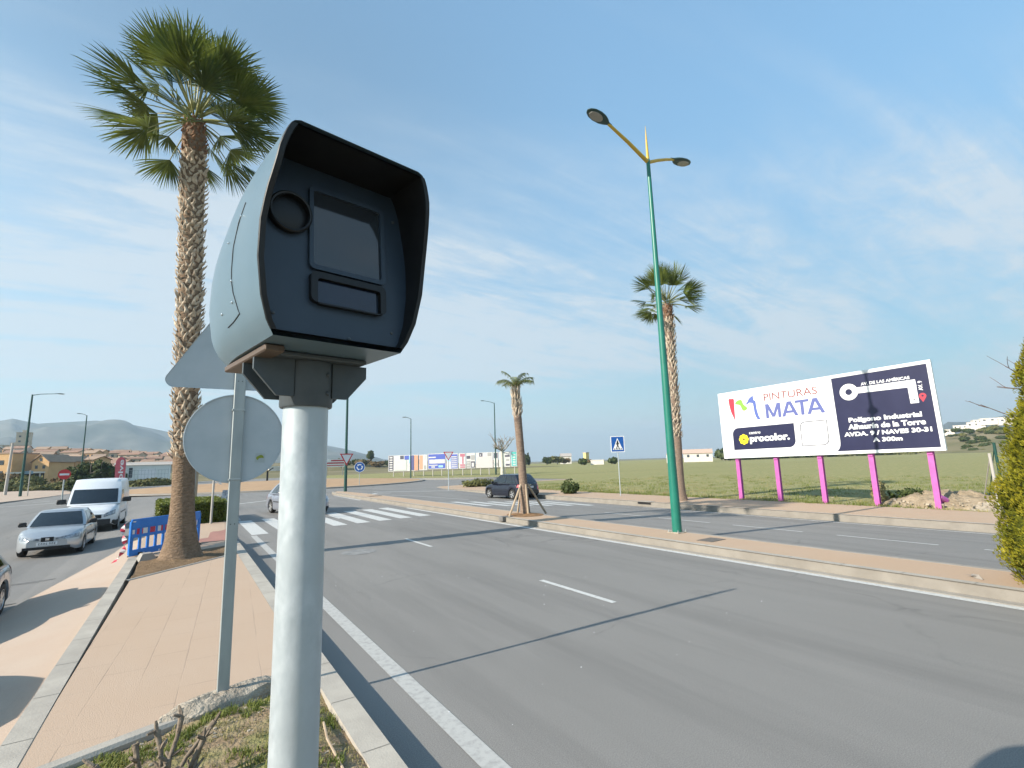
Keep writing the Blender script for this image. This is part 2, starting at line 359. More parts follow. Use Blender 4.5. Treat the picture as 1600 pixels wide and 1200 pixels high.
M_bootred = mat("leaf_base_red_brown", (0.17, 0.085, 0.05), (0.25, 0.15, 0.09), 6, 6, 0.9, spec=0.15)
M_frond = mat("palm_leaf", (0.080, 0.118, 0.022), (0.175, 0.205, 0.038), 2.6, 5, 0.48, spec=0.35, transl=0.28, c3=(0.045, 0.072, 0.020), s3=1.0)
M_frond2 = mat("palm_leaf_dry", (0.095, 0.115, 0.035), (0.16, 0.16, 0.06), 3, 5, 0.45, spec=0.4, transl=0.2)
M_feather = mat("feather_palm_leaf", (0.14, 0.17, 0.055), (0.21, 0.22, 0.08), 3, 5, 0.5, transl=0.25)
M_petiole = mat("palm_stalk", (0.25, 0.25, 0.085), (0.19, 0.19, 0.06), 4, 4, 0.5)
M_hedge = mat("hedge_leaf", (0.090, 0.115, 0.018), (0.155, 0.170, 0.025), 7, 4, 0.55, spec=0.3, transl=0.25)
M_cypress = mat("golden_cypress_leaf", (0.215, 0.220, 0.018), (0.380, 0.320, 0.026), 3.5, 6, 0.6, spec=0.25, transl=0.28, c3=(0.115, 0.140, 0.015), s3=2.8)
M_leafd = mat("dark_tree_leaf", (0.038, 0.060, 0.016), (0.075, 0.095, 0.026), 1.6, 5, 0.6, spec=0.25, transl=0.18)
M_leafo = mat("olive_scrub_leaf", (0.110, 0.120, 0.040), (0.17, 0.16, 0.06), 1.2, 5, 0.7, spec=0.2, transl=0.15)
M_leafb = mat("brown_scrub_leaf", (0.160, 0.105, 0.050), (0.20, 0.145, 0.07), 1.2, 5, 0.8, spec=0.15, transl=0.1)
M_grassblade = mat("grass_blade", (0.115, 0.155, 0.028), (0.21, 0.215, 0.065), 2.5, 5, 0.6, spec=0.2, transl=0.25)
M_straw = mat("straw_blade", (0.36, 0.31, 0.15), (0.25, 0.22, 0.09), 3, 5, 0.7, spec=0.2, transl=0.2)
M_twig = mat("grey_twig", (0.235, 0.19, 0.145), (0.15, 0.115, 0.085), 12, 6, 0.9, spec=0.15, bump=0.6, bscale=40)
M_timber = mat("pale_timber", (0.42, 0.33, 0.235), (0.33, 0.25, 0.17), 7, 6, 0.8, stretch=(1, 1, 0.2))
M_bark = mat("bare_tree_bark", (0.30, 0.265, 0.225), (0.22, 0.19, 0.16), 6, 6, 0.9)
M_rock = mat("pale_rubble", (0.42, 0.36, 0.28), (0.28, 0.235, 0.18), 4, 8, 0.95, spec=0.15, bump=0.8, bscale=12, bdist=0.06)
M_dirt = mat("dug_dirt", (0.36, 0.285, 0.20), (0.25, 0.195, 0.13), 3, 8, 0.95, spec=0.1, bump=0.9, bscale=10, bdist=0.08)
M_orange = mat("orange_render", (0.62, 0.39, 0.19), (0.56, 0.34, 0.165), 0.6, 4, 0.85)
M_ochre = mat("ochre_render", (0.58, 0.35, 0.18), rough=0.85)
M_cream = mat("cream_render", (0.52, 0.44, 0.33), (0.47, 0.39, 0.29), 0.5, 4, 0.85)
M_whitewall = mat("white_render", (0.66, 0.62, 0.56), (0.58, 0.54, 0.48), 0.4, 4, 0.85)
M_rooftile = mat("roof_tile", (0.25, 0.145, 0.10), (0.32, 0.20, 0.145), 1.2, 6, 0.85)
M_rooftan = mat("tan_roof_tile", (0.36, 0.25, 0.175), (0.29, 0.20, 0.14), 1.2, 6, 0.85)
M_window = mat("house_window", (0.06, 0.07, 0.08), rough=0.2)
M_shed = mat("shed_sheet", (0.58, 0.62, 0.59), (0.64, 0.67, 0.64), 0.8, 4, 0.55)
M_wirepost = mat("fence_post_concrete", (0.38, 0.36, 0.33), rough=0.85)
M_ironcover = mat("iron_cover", (0.13, 0.105, 0.085), (0.18, 0.15, 0.12), 20, 5, 0.6, metal=0.3)

# ------------------------------------------------------------------ mesh builder
class MB:
    def __init__(s): s.v = []; s.f = []; s.m = []
    def add(s, vs, fs, mi=0):
        b = len(s.v); s.v.extend(tuple(v) for v in vs)
        for f in fs: s.f.append([i + b for i in f]); s.m.append(mi)
        return s
    def quad(s, a, b, c, d, mi=0): return s.add([a, b, c, d], [(0, 1, 2, 3)], mi)
    def poly(s, pts, mi=0): return s.add(pts, [tuple(range(len(pts)))], mi)
    def box(s, x0, x1, y0, y1, z0, z1, mi=0, M=None, bev=0.0):
        if bev:
            b = bev; P = []
            for z, k in ((z0, b), (z0 + b, 0), (z1 - b, 0), (z1, b)):
                P.append([(x0 + k, y0 + b), (x0 + b, y0 + k), (x1 - b, y0 + k), (x1 - k, y0 + b), (x1 - k, y1 - b), (x1 - b, y1 - k), (x0 + b, y1 - k), (x0 + k, y1 - b)])
            rings = [[Vector((p[0], p[1], z)) for p in R] for R, z in zip(P, (z0, z0 + b, z1 - b, z1))]
            if M is not None: rings = [[M @ p for p in R] for R in rings]
            return s.loft(rings, True, True, True, mi)
        P = [Vector(p) for p in ((x0, y0, z0), (x1, y0, z0), (x1, y1, z0), (x0, y1, z0), (x0, y0, z1), (x1, y0, z1), (x1, y1, z1), (x0, y1, z1))]
        if M is not None: P = [M @ p for p in P]
        return s.add(P, [(3, 2, 1, 0), (4, 5, 6, 7), (0, 1, 5, 4), (1, 2, 6, 5), (2, 3, 7, 6), (3, 0, 4, 7)], mi)
    def loft(s, rings, closed=True, cap0=False, cap1=False, mi=0):
        b = len(s.v); n = len(rings[0])
        for R in rings: s.v.extend(tuple(p) for p in R)
        for k in range(len(rings) - 1):
            for i in range(n if closed else n - 1):
                j = (i + 1) % n
                s.f.append([b + k * n + i, b + k * n + j, b + (k + 1) * n + j, b + (k + 1) * n + i]); s.m.append(mi)
        if cap0: s.f.append([b + i for i in range(n)][::-1]); s.m.append(mi)
        if cap1: s.f.append([b + (len(rings) - 1) * n + i for i in range(n)]); s.m.append(mi)
        return s
    def tube(s, pts, rad, n=8, mi=0, caps=True):
        pts = [Vector(p) for p in pts]
        if not hasattr(rad, '__len__'): rad = [rad] * len(pts)
        rings = []; prev = None
        for i, p in enumerate(pts):
            d = (pts[min(i + 1, len(pts) - 1)] - pts[max(i - 1, 0)]).normalized()
            if prev is None:
                a = d.cross(Vector((0, 0, 1)))
                if a.length < 0.05: a = d.cross(Vector((0, 1, 0)))
                a.normalize()
            else:
                a = (prev - d * prev.dot(d)).normalized()
            prev = a; c = d.cross(a)
            rings.append([p + (a * cos(2 * pi * k / n) + c * sin(2 * pi * k / n)) * rad[i] for k in range(n)])
        return s.loft(rings, True, caps, caps, mi)
    def lathe(s, prof, n=24, mi=0, M=None, cap0=True, cap1=True):
        rings = [[Vector((r * cos(2 * pi * k / n), r * sin(2 * pi * k / n), z)) for k in range(n)] for r, z in prof]
        if M is not None: rings = [[M @ p for p in R] for R in rings]
        return s.loft(rings, True, cap0, cap1, mi)
    def prism(s, pts2, z0, z1, mi=0, M=None):
        a = [Vector((x, y, z0)) for x, y in pts2]; b = [Vector((x, y, z1)) for x, y in pts2]
        if M is not None: a = [M @ p for p in a]; b = [M @ p for p in b]
        return s.loft([a, b], True, True, True, mi)
    def build(s, name, mats, parent=None, smooth=None, loc=None, rot=None):
        me = bpy.data.meshes.new(name)
        me.from_pydata(s.v, [], s.f)
        for m in (mats if isinstance(mats, (list, tuple)) else [mats]): me.materials.append(m)
        me.polygons.foreach_set('material_index', s.m)
        if smooth is not None:
            me.polygons.foreach_set('use_smooth', [True] * len(me.polygons))
            if smooth < 179: me.set_sharp_from_angle(angle=radians(smooth))
        me.update()
        o = bpy.data.objects.new(name, me); COL.objects.link(o)
        if parent is not None: o.parent = parent
        if loc is not None: o.location = loc
        if rot is not None: o.rotation_euler = rot
        return o

def thing(name, label, cat, loc=(0, 0, 0), rz=0.0, group=None, sc=1.0):
    o = bpy.data.objects.new(name, None); COL.objects.link(o)
    o.empty_display_size = 0.2
    o.location = loc; o.rotation_euler = (0, 0, rz); o.scale = (sc, sc, sc)
    return tag(o, label, cat, group)
def tag(o, label, cat, group=None):
    o['label'] = label; o['category'] = cat; o['kind'] = 'thing'
    if group: o['group'] = group
    return o
def struct(o, kind='structure'):
    o['kind'] = kind; return o
def dup(root, loc, rz=0.0, label=None, group=None, sc=1.0):
    r = root.copy(); COL.objects.link(r); r.location = loc; r.rotation_euler = (0, 0, rz)
    r.scale = (sc, sc, sc) if not hasattr(sc, '__len__') else sc
    if label: r['label'] = label
    if group: r['group'] = group
    for ch in list(root.children):
        c = ch.copy(); COL.objects.link(c); c.parent = r
        for g in list(ch.children):
            d = g.copy(); COL.objects.link(d); d.parent = c
    return r

_tcache = {}
def text2d(s, bold=0.0, spacing=1.0):
    """Lettering as a flat mesh, normalised to its own box (0..1, 0..1)."""
    key = (s, bold, spacing)
    if key in _tcache: return _tcache[key]
    cu = bpy.data.curves.new("lettering", 'FONT'); cu.body = s; cu.offset = bold; cu.space_character = spacing
    cu.resolution_u = 4; cu.fill_mode = 'BOTH'
    ob = bpy.data.objects.new("lettering", cu); COL.objects.link(ob)
    dg = bpy.context.evaluated_depsgraph_get(); dg.update()
    me = bpy.data.meshes.new_from_object(ob.evaluated_get(dg))
    vs = [v.co.copy() for v in me.vertices]; fs = [tuple(p.vertices) for p in me.polygons]
    bpy.data.objects.remove(ob); bpy.data.meshes.remove(me)
    x0 = min(v.x for v in vs); x1 = max(v.x for v in vs); y0 = min(v.y for v in vs); y1 = max(v.y for v in vs)
    r = ([((v.x - x0) / (x1 - x0), (v.y - y0) / (y1 - y0)) for v in vs], fs)
    _tcache[key] = r
    return r

def smooth01(t): t = max(0.0, min(1.0, t)); return t * t * (3 - 2 * t)
def nz(x, y, z=0.0): return mnoise.noise(Vector((x, y, z)))

# ------------------------------------------------------------------ the setting
def hroad(x, y):
    """Height of the carriageways: service road lies lower on the left, the far carriageway falls to the right."""
    l = -0.33 * max(0.0, min(1.0, (1.0 - x) / (4.0 + max(0.0, y - 45) * 0.5)))
    f = 1.0 - smooth01((y - 28) / 22)
    r = -0.03 * max(0.0, min(8.5, x - 12.5)) * f
    return l + r

mb = MB()
xs = [-18 + i for i in range(0, 46)]
ys = [-14 + 1.5 * i for i in range(0, 86)]
for y in ys:
    for x in xs: mb.v.append((x, y, hroad(x, y)))
n = len(xs)
for j in range(len(ys) - 1):
    for i in range(n - 1):
        mb.f.append([j * n + i, j * n + i + 1, (j + 1) * n + i + 1, (j + 1) * n + i]); mb.m.append(0)
mb.quad((27, 50, 0.0), (41.5, 50, -0.02), (41.5, 70, -0.02), (27, 90, 0.0))
mb.quad((-12, 113.5, -0.1), (27, 113.5, 0.0), (40, 250, 0.0), (8, 250, 0.0))
struct(mb.build("road", M_asphalt))

# everything below the roads, out to the horizon
mb = MB()
R = 9000
mb.quad((-R, -R, -1.2), (R, -R, -1.2), (R, R, -1.2), (-R, R, -1.2))
struct(mb.build("ground", M_farland))

def slab(name, pts, ztop, zbot, m, mkerb=None):
    """A paved slab with its sides (outline counter-clockwise)."""
    mb = MB(); zf = ztop if callable(ztop) else (lambda x, y: ztop)
    top = [(x, y, zf(x, y)) for x, y in pts]
    mb.poly(top, 0)
    for i in range(len(pts)):
        a, b = top[i], top[(i + 1) % len(pts)]
        mb.quad((a[0], a[1], zbot), (b[0], b[1], zbot), b, a, 1)
    return struct(mb.build(name, [m, mkerb or M_kerb]))

def kerb(name, pts, w, ztop, zbot, step=0.5, joints=True, m=None, mtop=None):
    """Kerb stones along a line: w metres to the left of the line's direction, rounded top edge, dark joints."""
    mb = MB(); rings = []
    P = [Vector((x, y, 0)) for x, y in pts]; out = [P[0]]
    for a, b in zip(P, P[1:]):
        k = max(1, int((b - a).length / 2.0))
        for i in range(1, k + 1): out.append(a.lerp(b, i / k))
    zf = ztop if callable(ztop) else (lambda x, y: ztop)
    for i, p in enumerate(out):
        d = (out[min(i + 1, len(out) - 1)] - out[max(i - 1, 0)]).normalized(); nl = Vector((-d.y, d.x, 0)); z = zf(p.x, p.y)
        rings.append([Vector((p.x, p.y, zbot)), Vector((p.x, p.y, z - 0.025)), p + nl * 0.025 + Vector((0, 0, z)),
                      p + nl * w + Vector((0, 0, z)), p + nl * w + Vector((0, 0, zbot))])
    mb.loft(rings, False)
    mb.m = [2 if i % 4 == 2 else 0 for i in range(len(mb.m))]
    if joints:
        for a, b in zip(P, P[1:]):
            L = (b - a).length; d = (b - a).normalized(); nl = Vector((-d.y, d.x, 0)); t = random.random() * step
            while t < L:
                p = a + d * t; q = p + d * 0.012; z = zf(p.x, p.y)
                e = nl * 0.004
                up_ = Vector((0, 0, z + 0.002))
                mb.quad(p - e + Vector((0, 0, zbot + 0.01)), q - e + Vector((0, 0, zbot + 0.01)), q - e + Vector((0, 0, z - 0.02)), p - e + Vector((0, 0, z - 0.02)), 1)
                mb.quad(p + nl * 0.02 + up_, q + nl * 0.02 + up_, q + nl * w * 0.97 + up_, p + nl * w * 0.97 + up_, 1)
                t += step * (0.97 + 0.06 * random.random())
    return struct(mb.build(name, [m or M_kerb, M_kerbj, mtop or m or M_kerb], smooth=40))

KX0, KX1 = 1.24, 1.44            # the kerb between the footpath and the near carriageway
# footpath between planter and tree bed, then the tip with the hedge
slab("pavement", [(-0.945, 5.32), (KX0 - 0.002, 6.12), (KX0 - 0.002, 15.35), (-0.84, 13.2)], 0.2, -0.4, M_pave)
slab("pavement_tip", [(-1.12, 16.5), (-0.75, 16.25), (KX0 - 0.002, 17.2), (KX0 - 0.002, 20), (1.75, 27.5), (1.85, 33), (1.2, 37.5), (0.1, 39), (-0.8, 37.5), (-1.05, 30)],
     lambda x, y: 0.2 - 0.10 * smooth01((y - 17) / 6), -0.4, M_pave)
slab("tactile_paving", [(0.35, 18.6), (KX0 - 0.01, 18.4), (1.5, 25.0), (0.75, 24.6), (0.4, 21)], lambda x, y: 0.206 - 0.10 * smooth01((y - 17) / 6), 0.0, M_redpave)
# lower left footpath, falling to the service road
LK = [(-3.25, -8), (-3.2, 6), (-2.78, 14.06), (-1.85, 21.5), (-1.42, 30), (-1.1, 36.5)]
mb = MB()
lk = []
for (a, b) in zip(LK, LK[1:]):
    for i in range(8): lk.append((a[0] + (b[0] - a[0]) * i / 8, a[1] + (b[1] - a[1]) * i / 8))
rows = []
for x, y in lk:
    xr = -1.13
    rows.append([Vector((x + (xr - x) * k / 4, y, -0.225 + 0.28 * (k / 4) * min(1, (xr - x) / 1.2))) for k in range(5)])
mb.loft(rows, False)
struct(mb.build("side_footpath", M_pave2, smooth=60))
kerb("side_kerb", [(x, y) for x, y in LK][::-1], 0.14, -0.218, -0.5, 1.0)
kerb("edging_kerb", [(-1.12, -8), (-1.10, 16.6)], -0.175, 0.205, -0.4, 1.0, True, M_edging)
kerb("road_kerb", [(KX1, 17.3), (KX1, -8)], -(KX1 - KX0), 0.2, -0.1, 1.0, True, M_edging)
kerb("road_kerb_tip", [(1.87, 33), (1.79, 27.5), (KX1 + 0.0, 20), (KX1, 17.32)], -0.16, lambda x, y: 0.2 - 0.13 * smooth01((y - 17) / 5), -0.1, 1.0, True, M_edging)
kerb("bed_kerb", [(-0.86, 13.1), (KX0, 15.25)], 0.10, 0.215, 0.0, 1.0)
kerb("planter_kerb", [(-0.93, 5.20), (KX0, 6.02)], 0.13, 0.212, -0.1, 1.6, True, M_edging)

# planter soil (the speed camera's plot)
def hplanter(x, y):
    e = min(1.0, max(0.0, min(x + 0.93, 1.24 - x)) / 0.3)
    f = smooth01((5.2 + (x + 0.93) * 0.38 - y) / 0.5)
    return 0.15 + 0.08 * e * f + 0.05 * nz(x * 2.1, y * 2.1) + 0.02 * nz(x * 9, y * 9)
mb = MB(); NX, NY = 44, 130
for j in range(NY + 1):
    for i in range(NX + 1):
        x = -0.93 + 2.17 * i / NX
        ymax = 5.21 + (x + 0.93) * 0.378
        y = -3 + (ymax + 3) * (j / NY) ** 0.8
        mb.v.append((x, y, hplanter(x, y)))
for j in range(NY):
    for i in range(NX):
        k = j * (NX + 1) + i
        mb.f.append([k, k + 1, k + NX + 2, k + NX + 1]); mb.m.append(0)
struct(mb.build("planter_soil", M_soil, smooth=179))
# tree bed soil
mb = MB()
for j in range(13):
    for i in range(21):
        u, v = i / 20, j / 12
        a = Vector((-0.86 + 2.10 * u, 13.2 + 2.15 * u, 0)); b = Vector((-0.86 + 2.10 * u, 16.25 + 0.95 * u, 0)); p = a.lerp(b, v)
        r = sqrt((p.x) ** 2 + (p.y - 15.5) ** 2)
        mb.v.append((p.x, p.y, 0.17 + 0.05 * nz(p.x * 3, p.y * 3) + 0.10 * exp(-(r / 0.7) ** 2)))
for j in range(12):
    for i in range(20):
        k = j * 21 + i; mb.f.append([k, k + 1, k + 22, k + 21]); mb.m.append(0)
struct(mb.build("tree_bed_soil", M_bedsoil, smooth=179))

# median
MF, MB_ = 10.88, 12.3
def hmed(x, y): return 0.2
tip = [(12.3, 42), (12.15, 45.5), (11.6, 47.2), (11.0, 46.6), (10.88, 44.5)]
slab("median_paving", [(MF, -9), (MB_ - 0.12, -9), (MB_ - 0.12, 42), (12.03, 45.4), (11.6, 47.0), (11.05, 46.4), (MF, 44.5)], 0.196, -0.1, M_median)
kerb("median_kerb_near", [(10.74, -9), (10.74, 44.5), (11.0, 46.8), (11.6, 47.35), (12.2, 45.6)], -0.15, 0.2, -0.1, 1.0, True, M_kerbface, M_edging)
kerb("median_kerb_far", [(12.3, 42), (12.3, -9)], -0.13, 0.2, -0.4, 1.0)
slab("median_gutter", [(10.52, -9), (10.742, -9), (10.742, 44.4), (10.52, 44.4)], 0.012, -0.1, M_kerb)

# right-hand footpath and the far strip of paving
slab("far_footpath", [(21.13, -14), (24.9, -14), (24.9, 44), (27, 48.4), (41, 48.4), (41, 50), (27, 50), (23, 49.5), (21.8, 48), (21.13, 45)], 0.012, -0.5, M_median)
kerb("far_kerb", [(21.0, -14), (21.0, 45), (21.7, 48.1), (23, 49.65), (27, 50.15)], -0.14, 0.016, -0.5, 1.0, True, M_kerbface, M_edging)
slab("roundabout_footpath", [(22, 112), (23.2, 108), (29.2, 87), (34, 70.8), (37, 68), (40, 67), (40.9, 66.9), (40.9, 69.5), (38.5, 71), (36, 74), (31.2, 88), (25, 110), (24, 113)], 0.12, -0.4, M_kerb)
slab("left_footpath", [(-17.6, 40), (-17.0, 60), (-15.8, 72), (-14.4, 80), (-13.3, 92), (-12.6, 103), (-14, 108), (-17, 113), (-30, 134), (-60, 134), (-60, 40)][::-1], -0.16, -0.6, M_pave2)
# roundabout island
mb = MB(); rings = []
for r, z in ((1.0, 0.0), (1.0, 0.14), (0.97, 0.15)):
    rings.append([Vector((11.5 + 20.5 * r * cos(2 * pi * k / 72), 79.5 + 20.5 * r * sin(2 * pi * k / 72), z)) for k in range(72)])
mb.loft(rings, True, False, False, 1)
rings2 = [[Vector((11.5 + 20.5 * r * cos(2 * pi * k / 72), 79.5 + 20.5 * r * sin(2 * pi * k / 72), z)) for k in range(72)] for r, z in ((0.97, 0.15), (0.8, 0.32), (0.5, 0.55), (0.02, 0.7))]
mb.loft(rings2, True, False, True, 0)
struct(mb.build("roundabout_island", [M_island, M_kerb], smooth=50))

# fields
mb = MB()
def fieldz(x, y):
    return 0.0 + 0.05 * nz(x * 0.25, y * 0.25) * min(1, (x - 24.8) / 2)
gx = [24.92, 25.6, 26.6, 28, 30, 33, 37, 42, 50, 65, 90, 130, 200, 320, 500]
gy = [-200, -120, -70, -40, -25, -15, -8, -3, 1, 4, 7, 10, 13, 16, 19, 22, 26, 30, 35, 40, 44]
for y in gy:
    for x in gx: mb.v.append((x, y, fieldz(x, y)))
for j in range(len(gy) - 1):
    for i in range(len(gx) - 1):
        k = j * len(gx) + i; mb.f.append([k, k + 1, k + len(gx) + 1, k + len(gx)]); mb.m.append(0)
mb.poly([(24.92, 44, 0), (500, 44, 0), (500, 48.3, 0), (27, 48.3, 0)])
mb.poly([(41.1, 48.4, 0), (500, 48.4, 0), (500, 69, 0), (41.1, 69, 0)])
mb.poly([(24.0, 113.2, 0.05), (31.3, 88, 0.05), (36.1, 74, 0.05), (38.6, 71.05, 0.05), (41, 69.6, 0.05), (46, 69.1, 0.02), (500, 69.1, 0), (500, 420, 0), (60, 420, 0), (40.2, 250, 0)])
struct(mb.build("field", M_field, smooth=179))

# land that rises behind the town (left) and the scrub hill (right)
def hland(x, y):
    t = smooth01((y - 118) / 260)
    s = 1 - 0.62 * smooth01((x + 80) / 150)
    return -0.35 + 15.0 * t * s + 1.2 * nz(x * 0.02, y * 0.02) * t
mb = MB(); NXl, NYl = 60, 40
for j in range(NYl + 1):
    for i in range(NXl + 1):
        x = -300 + 430 * i / NXl; y = 114 + 560 * (j / NYl) ** 1.5
        z = hland(x, y)
        xr = 8 + (y - 113) * 0.0
        if x > 6 and y < 250: z = min(z, -0.4 + 0.01 * max(0, y - 114))
        mb.v.append((x, y, z))
for j in range(NYl):
    for i in range(NXl):
        k = j * (NXl + 1) + i; mb.f.append([k, k + 1, k + NXl + 2, k + NXl + 1]); mb.m.append(0)
struct(mb.build("hillside", M_farland, smooth=179))

def ridge(name, line, depth, m, seed, rough=0.16):
    """A mountain range: a ridge line with slopes falling to both sides, broken by noise."""
    mb = MB(); n = len(line); SUB = 6; P = []
    for a, b in zip(line, line[1:]):
        for i in range(SUB): P.append(Vector(a).lerp(Vector(b), i / SUB))
    P.append(Vector(line[-1]))
    K = 18; rows = []
    for i, p in enumerate(P):
        d = Vector((p.x, p.y, 0)).normalized(); row = []
        for k in range(-K, K // 2 + 1):
            t = k / K
            q = p + d * depth * t
            fall = max(0.0, 1 - abs(t) ** 0.85) if k <= 0 else max(0.0, 1 - 2 * t)
            nn = nz(q.x * 0.0022 + seed, q.y * 0.0022) + 0.5 * nz(q.x * 0.006, q.y * 0.006 + seed) + 0.28 * nz(q.x * 0.016, q.y * 0.016 + seed)
            z = p.z * fall * (1 + rough * 2.2 * nn * min(1, abs(t) * 4 + 0.03)) - 6
            row.append(Vector((q.x, q.y, max(-6, z))))
        rows.append(row)
    mb.loft(rows, False)
    return struct(mb.build(name, m, smooth=179))
ridge("mountains", [(-1500, 2600, 240), (-1000, 2800, 215), (-675, 2923, 245), (-639, 2931, 256), (-560, 2947, 237), (-457, 2965, 248), (-369, 2977, 257), (-300, 2985, 253), (-189, 2994, 231), (-93, 2999, 210), (10, 3000, 205),
                    (239, 2990, 199), (440, 2968, 185), (585, 2942, 149), (752, 2904, 110), (871, 2871, 74), (956, 2843, 46), (1150, 2760, 20)], 1500, M_mount, 3.1, 0.20)
ridge("far_hills", [(2780, 1150, 40), (2860, 900, 95), (2882, 833, 112), (2889, 809, 130), (2910, 727, 124), (2923, 676, 134), (2934, 626, 143), (2945, 571, 132), (2960, 450, 120), (2980, 300, 70), (3000, 100, 30)], 1100, M_mount, 8.7)
ridge("scrub_hill", [(400, 230, 4), (424, 160, 12), (433, 122, 17.5), (436, 112, 19), (438, 103, 21), (440, 96, 20.5), (443, 86, 20.5), (446, 66, 19), (450, 30, 17), (450, -40, 10)], 150, M_farland, 5.5, 0.12)

# road markings
def strip(mb, pts, w, lift=0.005):
    for (ax, ay), (bx, by) in zip(pts, pts[1:]):
        L = sqrt((bx - ax) ** 2 + (by - ay) ** 2); k = max(1, int(L / 1.5)); nx, ny = -(by - ay) / L * w / 2, (bx - ax) / L * w / 2
        for i in range(k):
            t0, t1 = i / k, (i + 1) / k
            p = (ax + (bx - ax) * t0, ay + (by - ay) * t0); q = (ax + (bx - ax) * t1, ay + (by - ay) * t1)
            c = [(p[0] - nx, p[1] - ny), (p[0] + nx, p[1] + ny), (q[0] + nx, q[1] + ny), (q[0] - nx, q[1] - ny)]
            mb.quad(*[(x, y, hroad(x, y) + lift) for x, y in c[::-1]])
def lines(name, segs, w, m=None):
    mb = MB()
    for s in segs: strip(mb, s, w)
    return struct(mb.build(name, m or M_line))
lines("edge_line", [[(2.16, -9), (2.16, 20.6)], [(2.2, 27.3), (2.35, 33)], [(2.35, 33.01), (2.4, 34)]], 0.19, M_edgeline)
lines("median_edge_line", [[(10.40, -9), (10.40, 27)], [(10.40, 36), (10.55, 44)]], 0.17)
dash = [[(6.07, y0), (6.07, y0 + 2.05)] for y0 in (-8.5, -1.0, 6.38, 13.8, 24.2)]
lines("lane_line", dash, 0.11)
lines("far_lane_line", [[(16.6, y0), (16.6, y0 + 2.45)] for y0 in (-5.2, -1.6, 1.9, 5.25, 8.7, 12.1, 15.3)] + [[(16.4, 31), (15.2, 37), (14.2, 40)]], 0.11)
lines("far_edge_line", [[(20.55, -12), (20.55, 19)], [(20.55, 26), (20.5, 36)], [(12.62, -9), (12.62, 24)]], 0.13)
mb = MB()
for i in range(8):
    x0 = 2.12 + i * 1.005
    yo = i * 0.18
    for k in range(4):
        ya, yb = 20.85 + yo + 6.05 * k / 4, 20.85 + yo + 6.05 * (k + 1) / 4
        mb.quad(*[(x, y, hroad(x, y) + 0.005) for x, y in ((x0, ya), (x0 + 0.56, ya), (x0 + 0.56, yb), (x0, yb))])
for i in range(7):
    x0 = 13.2 + i * 0.98
    yo = -i * 0.62
    for k in range(4):
        ya, yb = 25.4 + yo + 4.6 * k / 4, 25.4 + yo + 4.6 * (k + 1) / 4
        mb.quad(*[(x, y, hroad(x, y) + 0.005) for x, y in ((x0, ya), (x0 + 0.52, ya), (x0 + 0.52, yb), (x0, yb))])
struct(mb.build("crossing_stripes", M_line))
lines("give_way_line", [[(13.2, 42.5), (14.3, 44.2), (15.2, 43.0)], [(14.6, 46.5), (16.5, 44.6), (20.6, 41.5)], [(2.6, 40), (10.2, 47.5)], [(-15, 64), (-9, 66)], [(-13, 70), (-7, 73)]], 0.3)
# service-road tar seams
mb = MB()
strip(mb, [(-6.5, 17.3), (-2.7, 17.9)], 0.05, 0.003); strip(mb, [(-6.5, 14.6), (-2.9, 15.2)], 0.05, 0.003)
struct(mb.build("tar_seam", M_black))

# ------------------------------------------------------------------ speed camera on its pole
def interp(tab, x):
    if x <= tab[0][0]: return tab[0][1]
    for (a, fa), (b, fb) in zip(tab, tab[1:]):
        if x <= b: return fa + (fb - fa) * (x - a) / (b - a)
    return tab[-1][1]
PX, PY = 0.2565, 1.40
zpole = hplanter(PX, PY) - 0.05
sc_root = thing("speed_camera", "grey roadside speed camera cabinet with black hood on a thick galvanised pole", "speed camera", (PX, PY, zpole), atan2(0.1795, 0.9837))
ZB, ZT = 2.640 - zpole, 3.080 - zpole
Wt = [(0, .158), (.03, .176), (.08, .193), (.16, .206), (.24, .208), (.30, .204), (.36, .195), (.40, .190), (.430, .181), (.452, .172), (.462, .162), (.466, .150)]
VF = [(0, -.215), (.08, -.232), (.16, -.243), (.24, -.254), (.30, -.272), (.36, -.295), (.40, -.303), (.466, -.312)]
VB = [(0, .215), (.05, .262), (.10, .272), (.19, .262), (.28, .236), (.36, .170), (.42, .060), (.466, -.10)]
LV = [0, .012, .03, .055, .08, .12, .16, .20, .24, .28, .31, .34, .37, .395, .415, .432, .445, .455, .461, .4645, .466]
def side_pt(h, s, off=0.0, sgn=1):
    v0, v1 = interp(VF, h), interp(VB, h); v = v0 + (v1 - v0) * s
    w = interp(Wt, h) * (1 - 0.10 * max(0, s - 0.55) ** 2 / 0.2025)
    return Vector((sgn * (w + off), v, ZB + h))
mb = MB(); S = [i / 14 for i in range(15)]
for sgn in (-1, 1):
    rows = [[side_pt(h, s, 0, sgn) for s in S] for h in LV]
    if sgn > 0: rows = rows[::-1]
    mb.loft(rows, False)
rows = []
for h in LV:
    a, b = side_pt(h, 1, 0, -1), side_pt(h, 1, 0, 1)
    rows.append([a.lerp(b, t) + Vector((0, 0.05 * 4 * t * (1 - t), 0)) for t in [i / 12 for i in range(13)]])
mb.loft(rows, False)
mb.loft([[side_pt(.466, s, 0, -1) for s in S], [side_pt(.466, s, 0, 1) for s in S]], False)
mb.loft([[side_pt(0, s, 0, -1) for s in S], [side_pt(0, s, 0, 1) for s in S]][::-1], False)
mb.build("cabinet_shell", M_shell, sc_root, smooth=35)
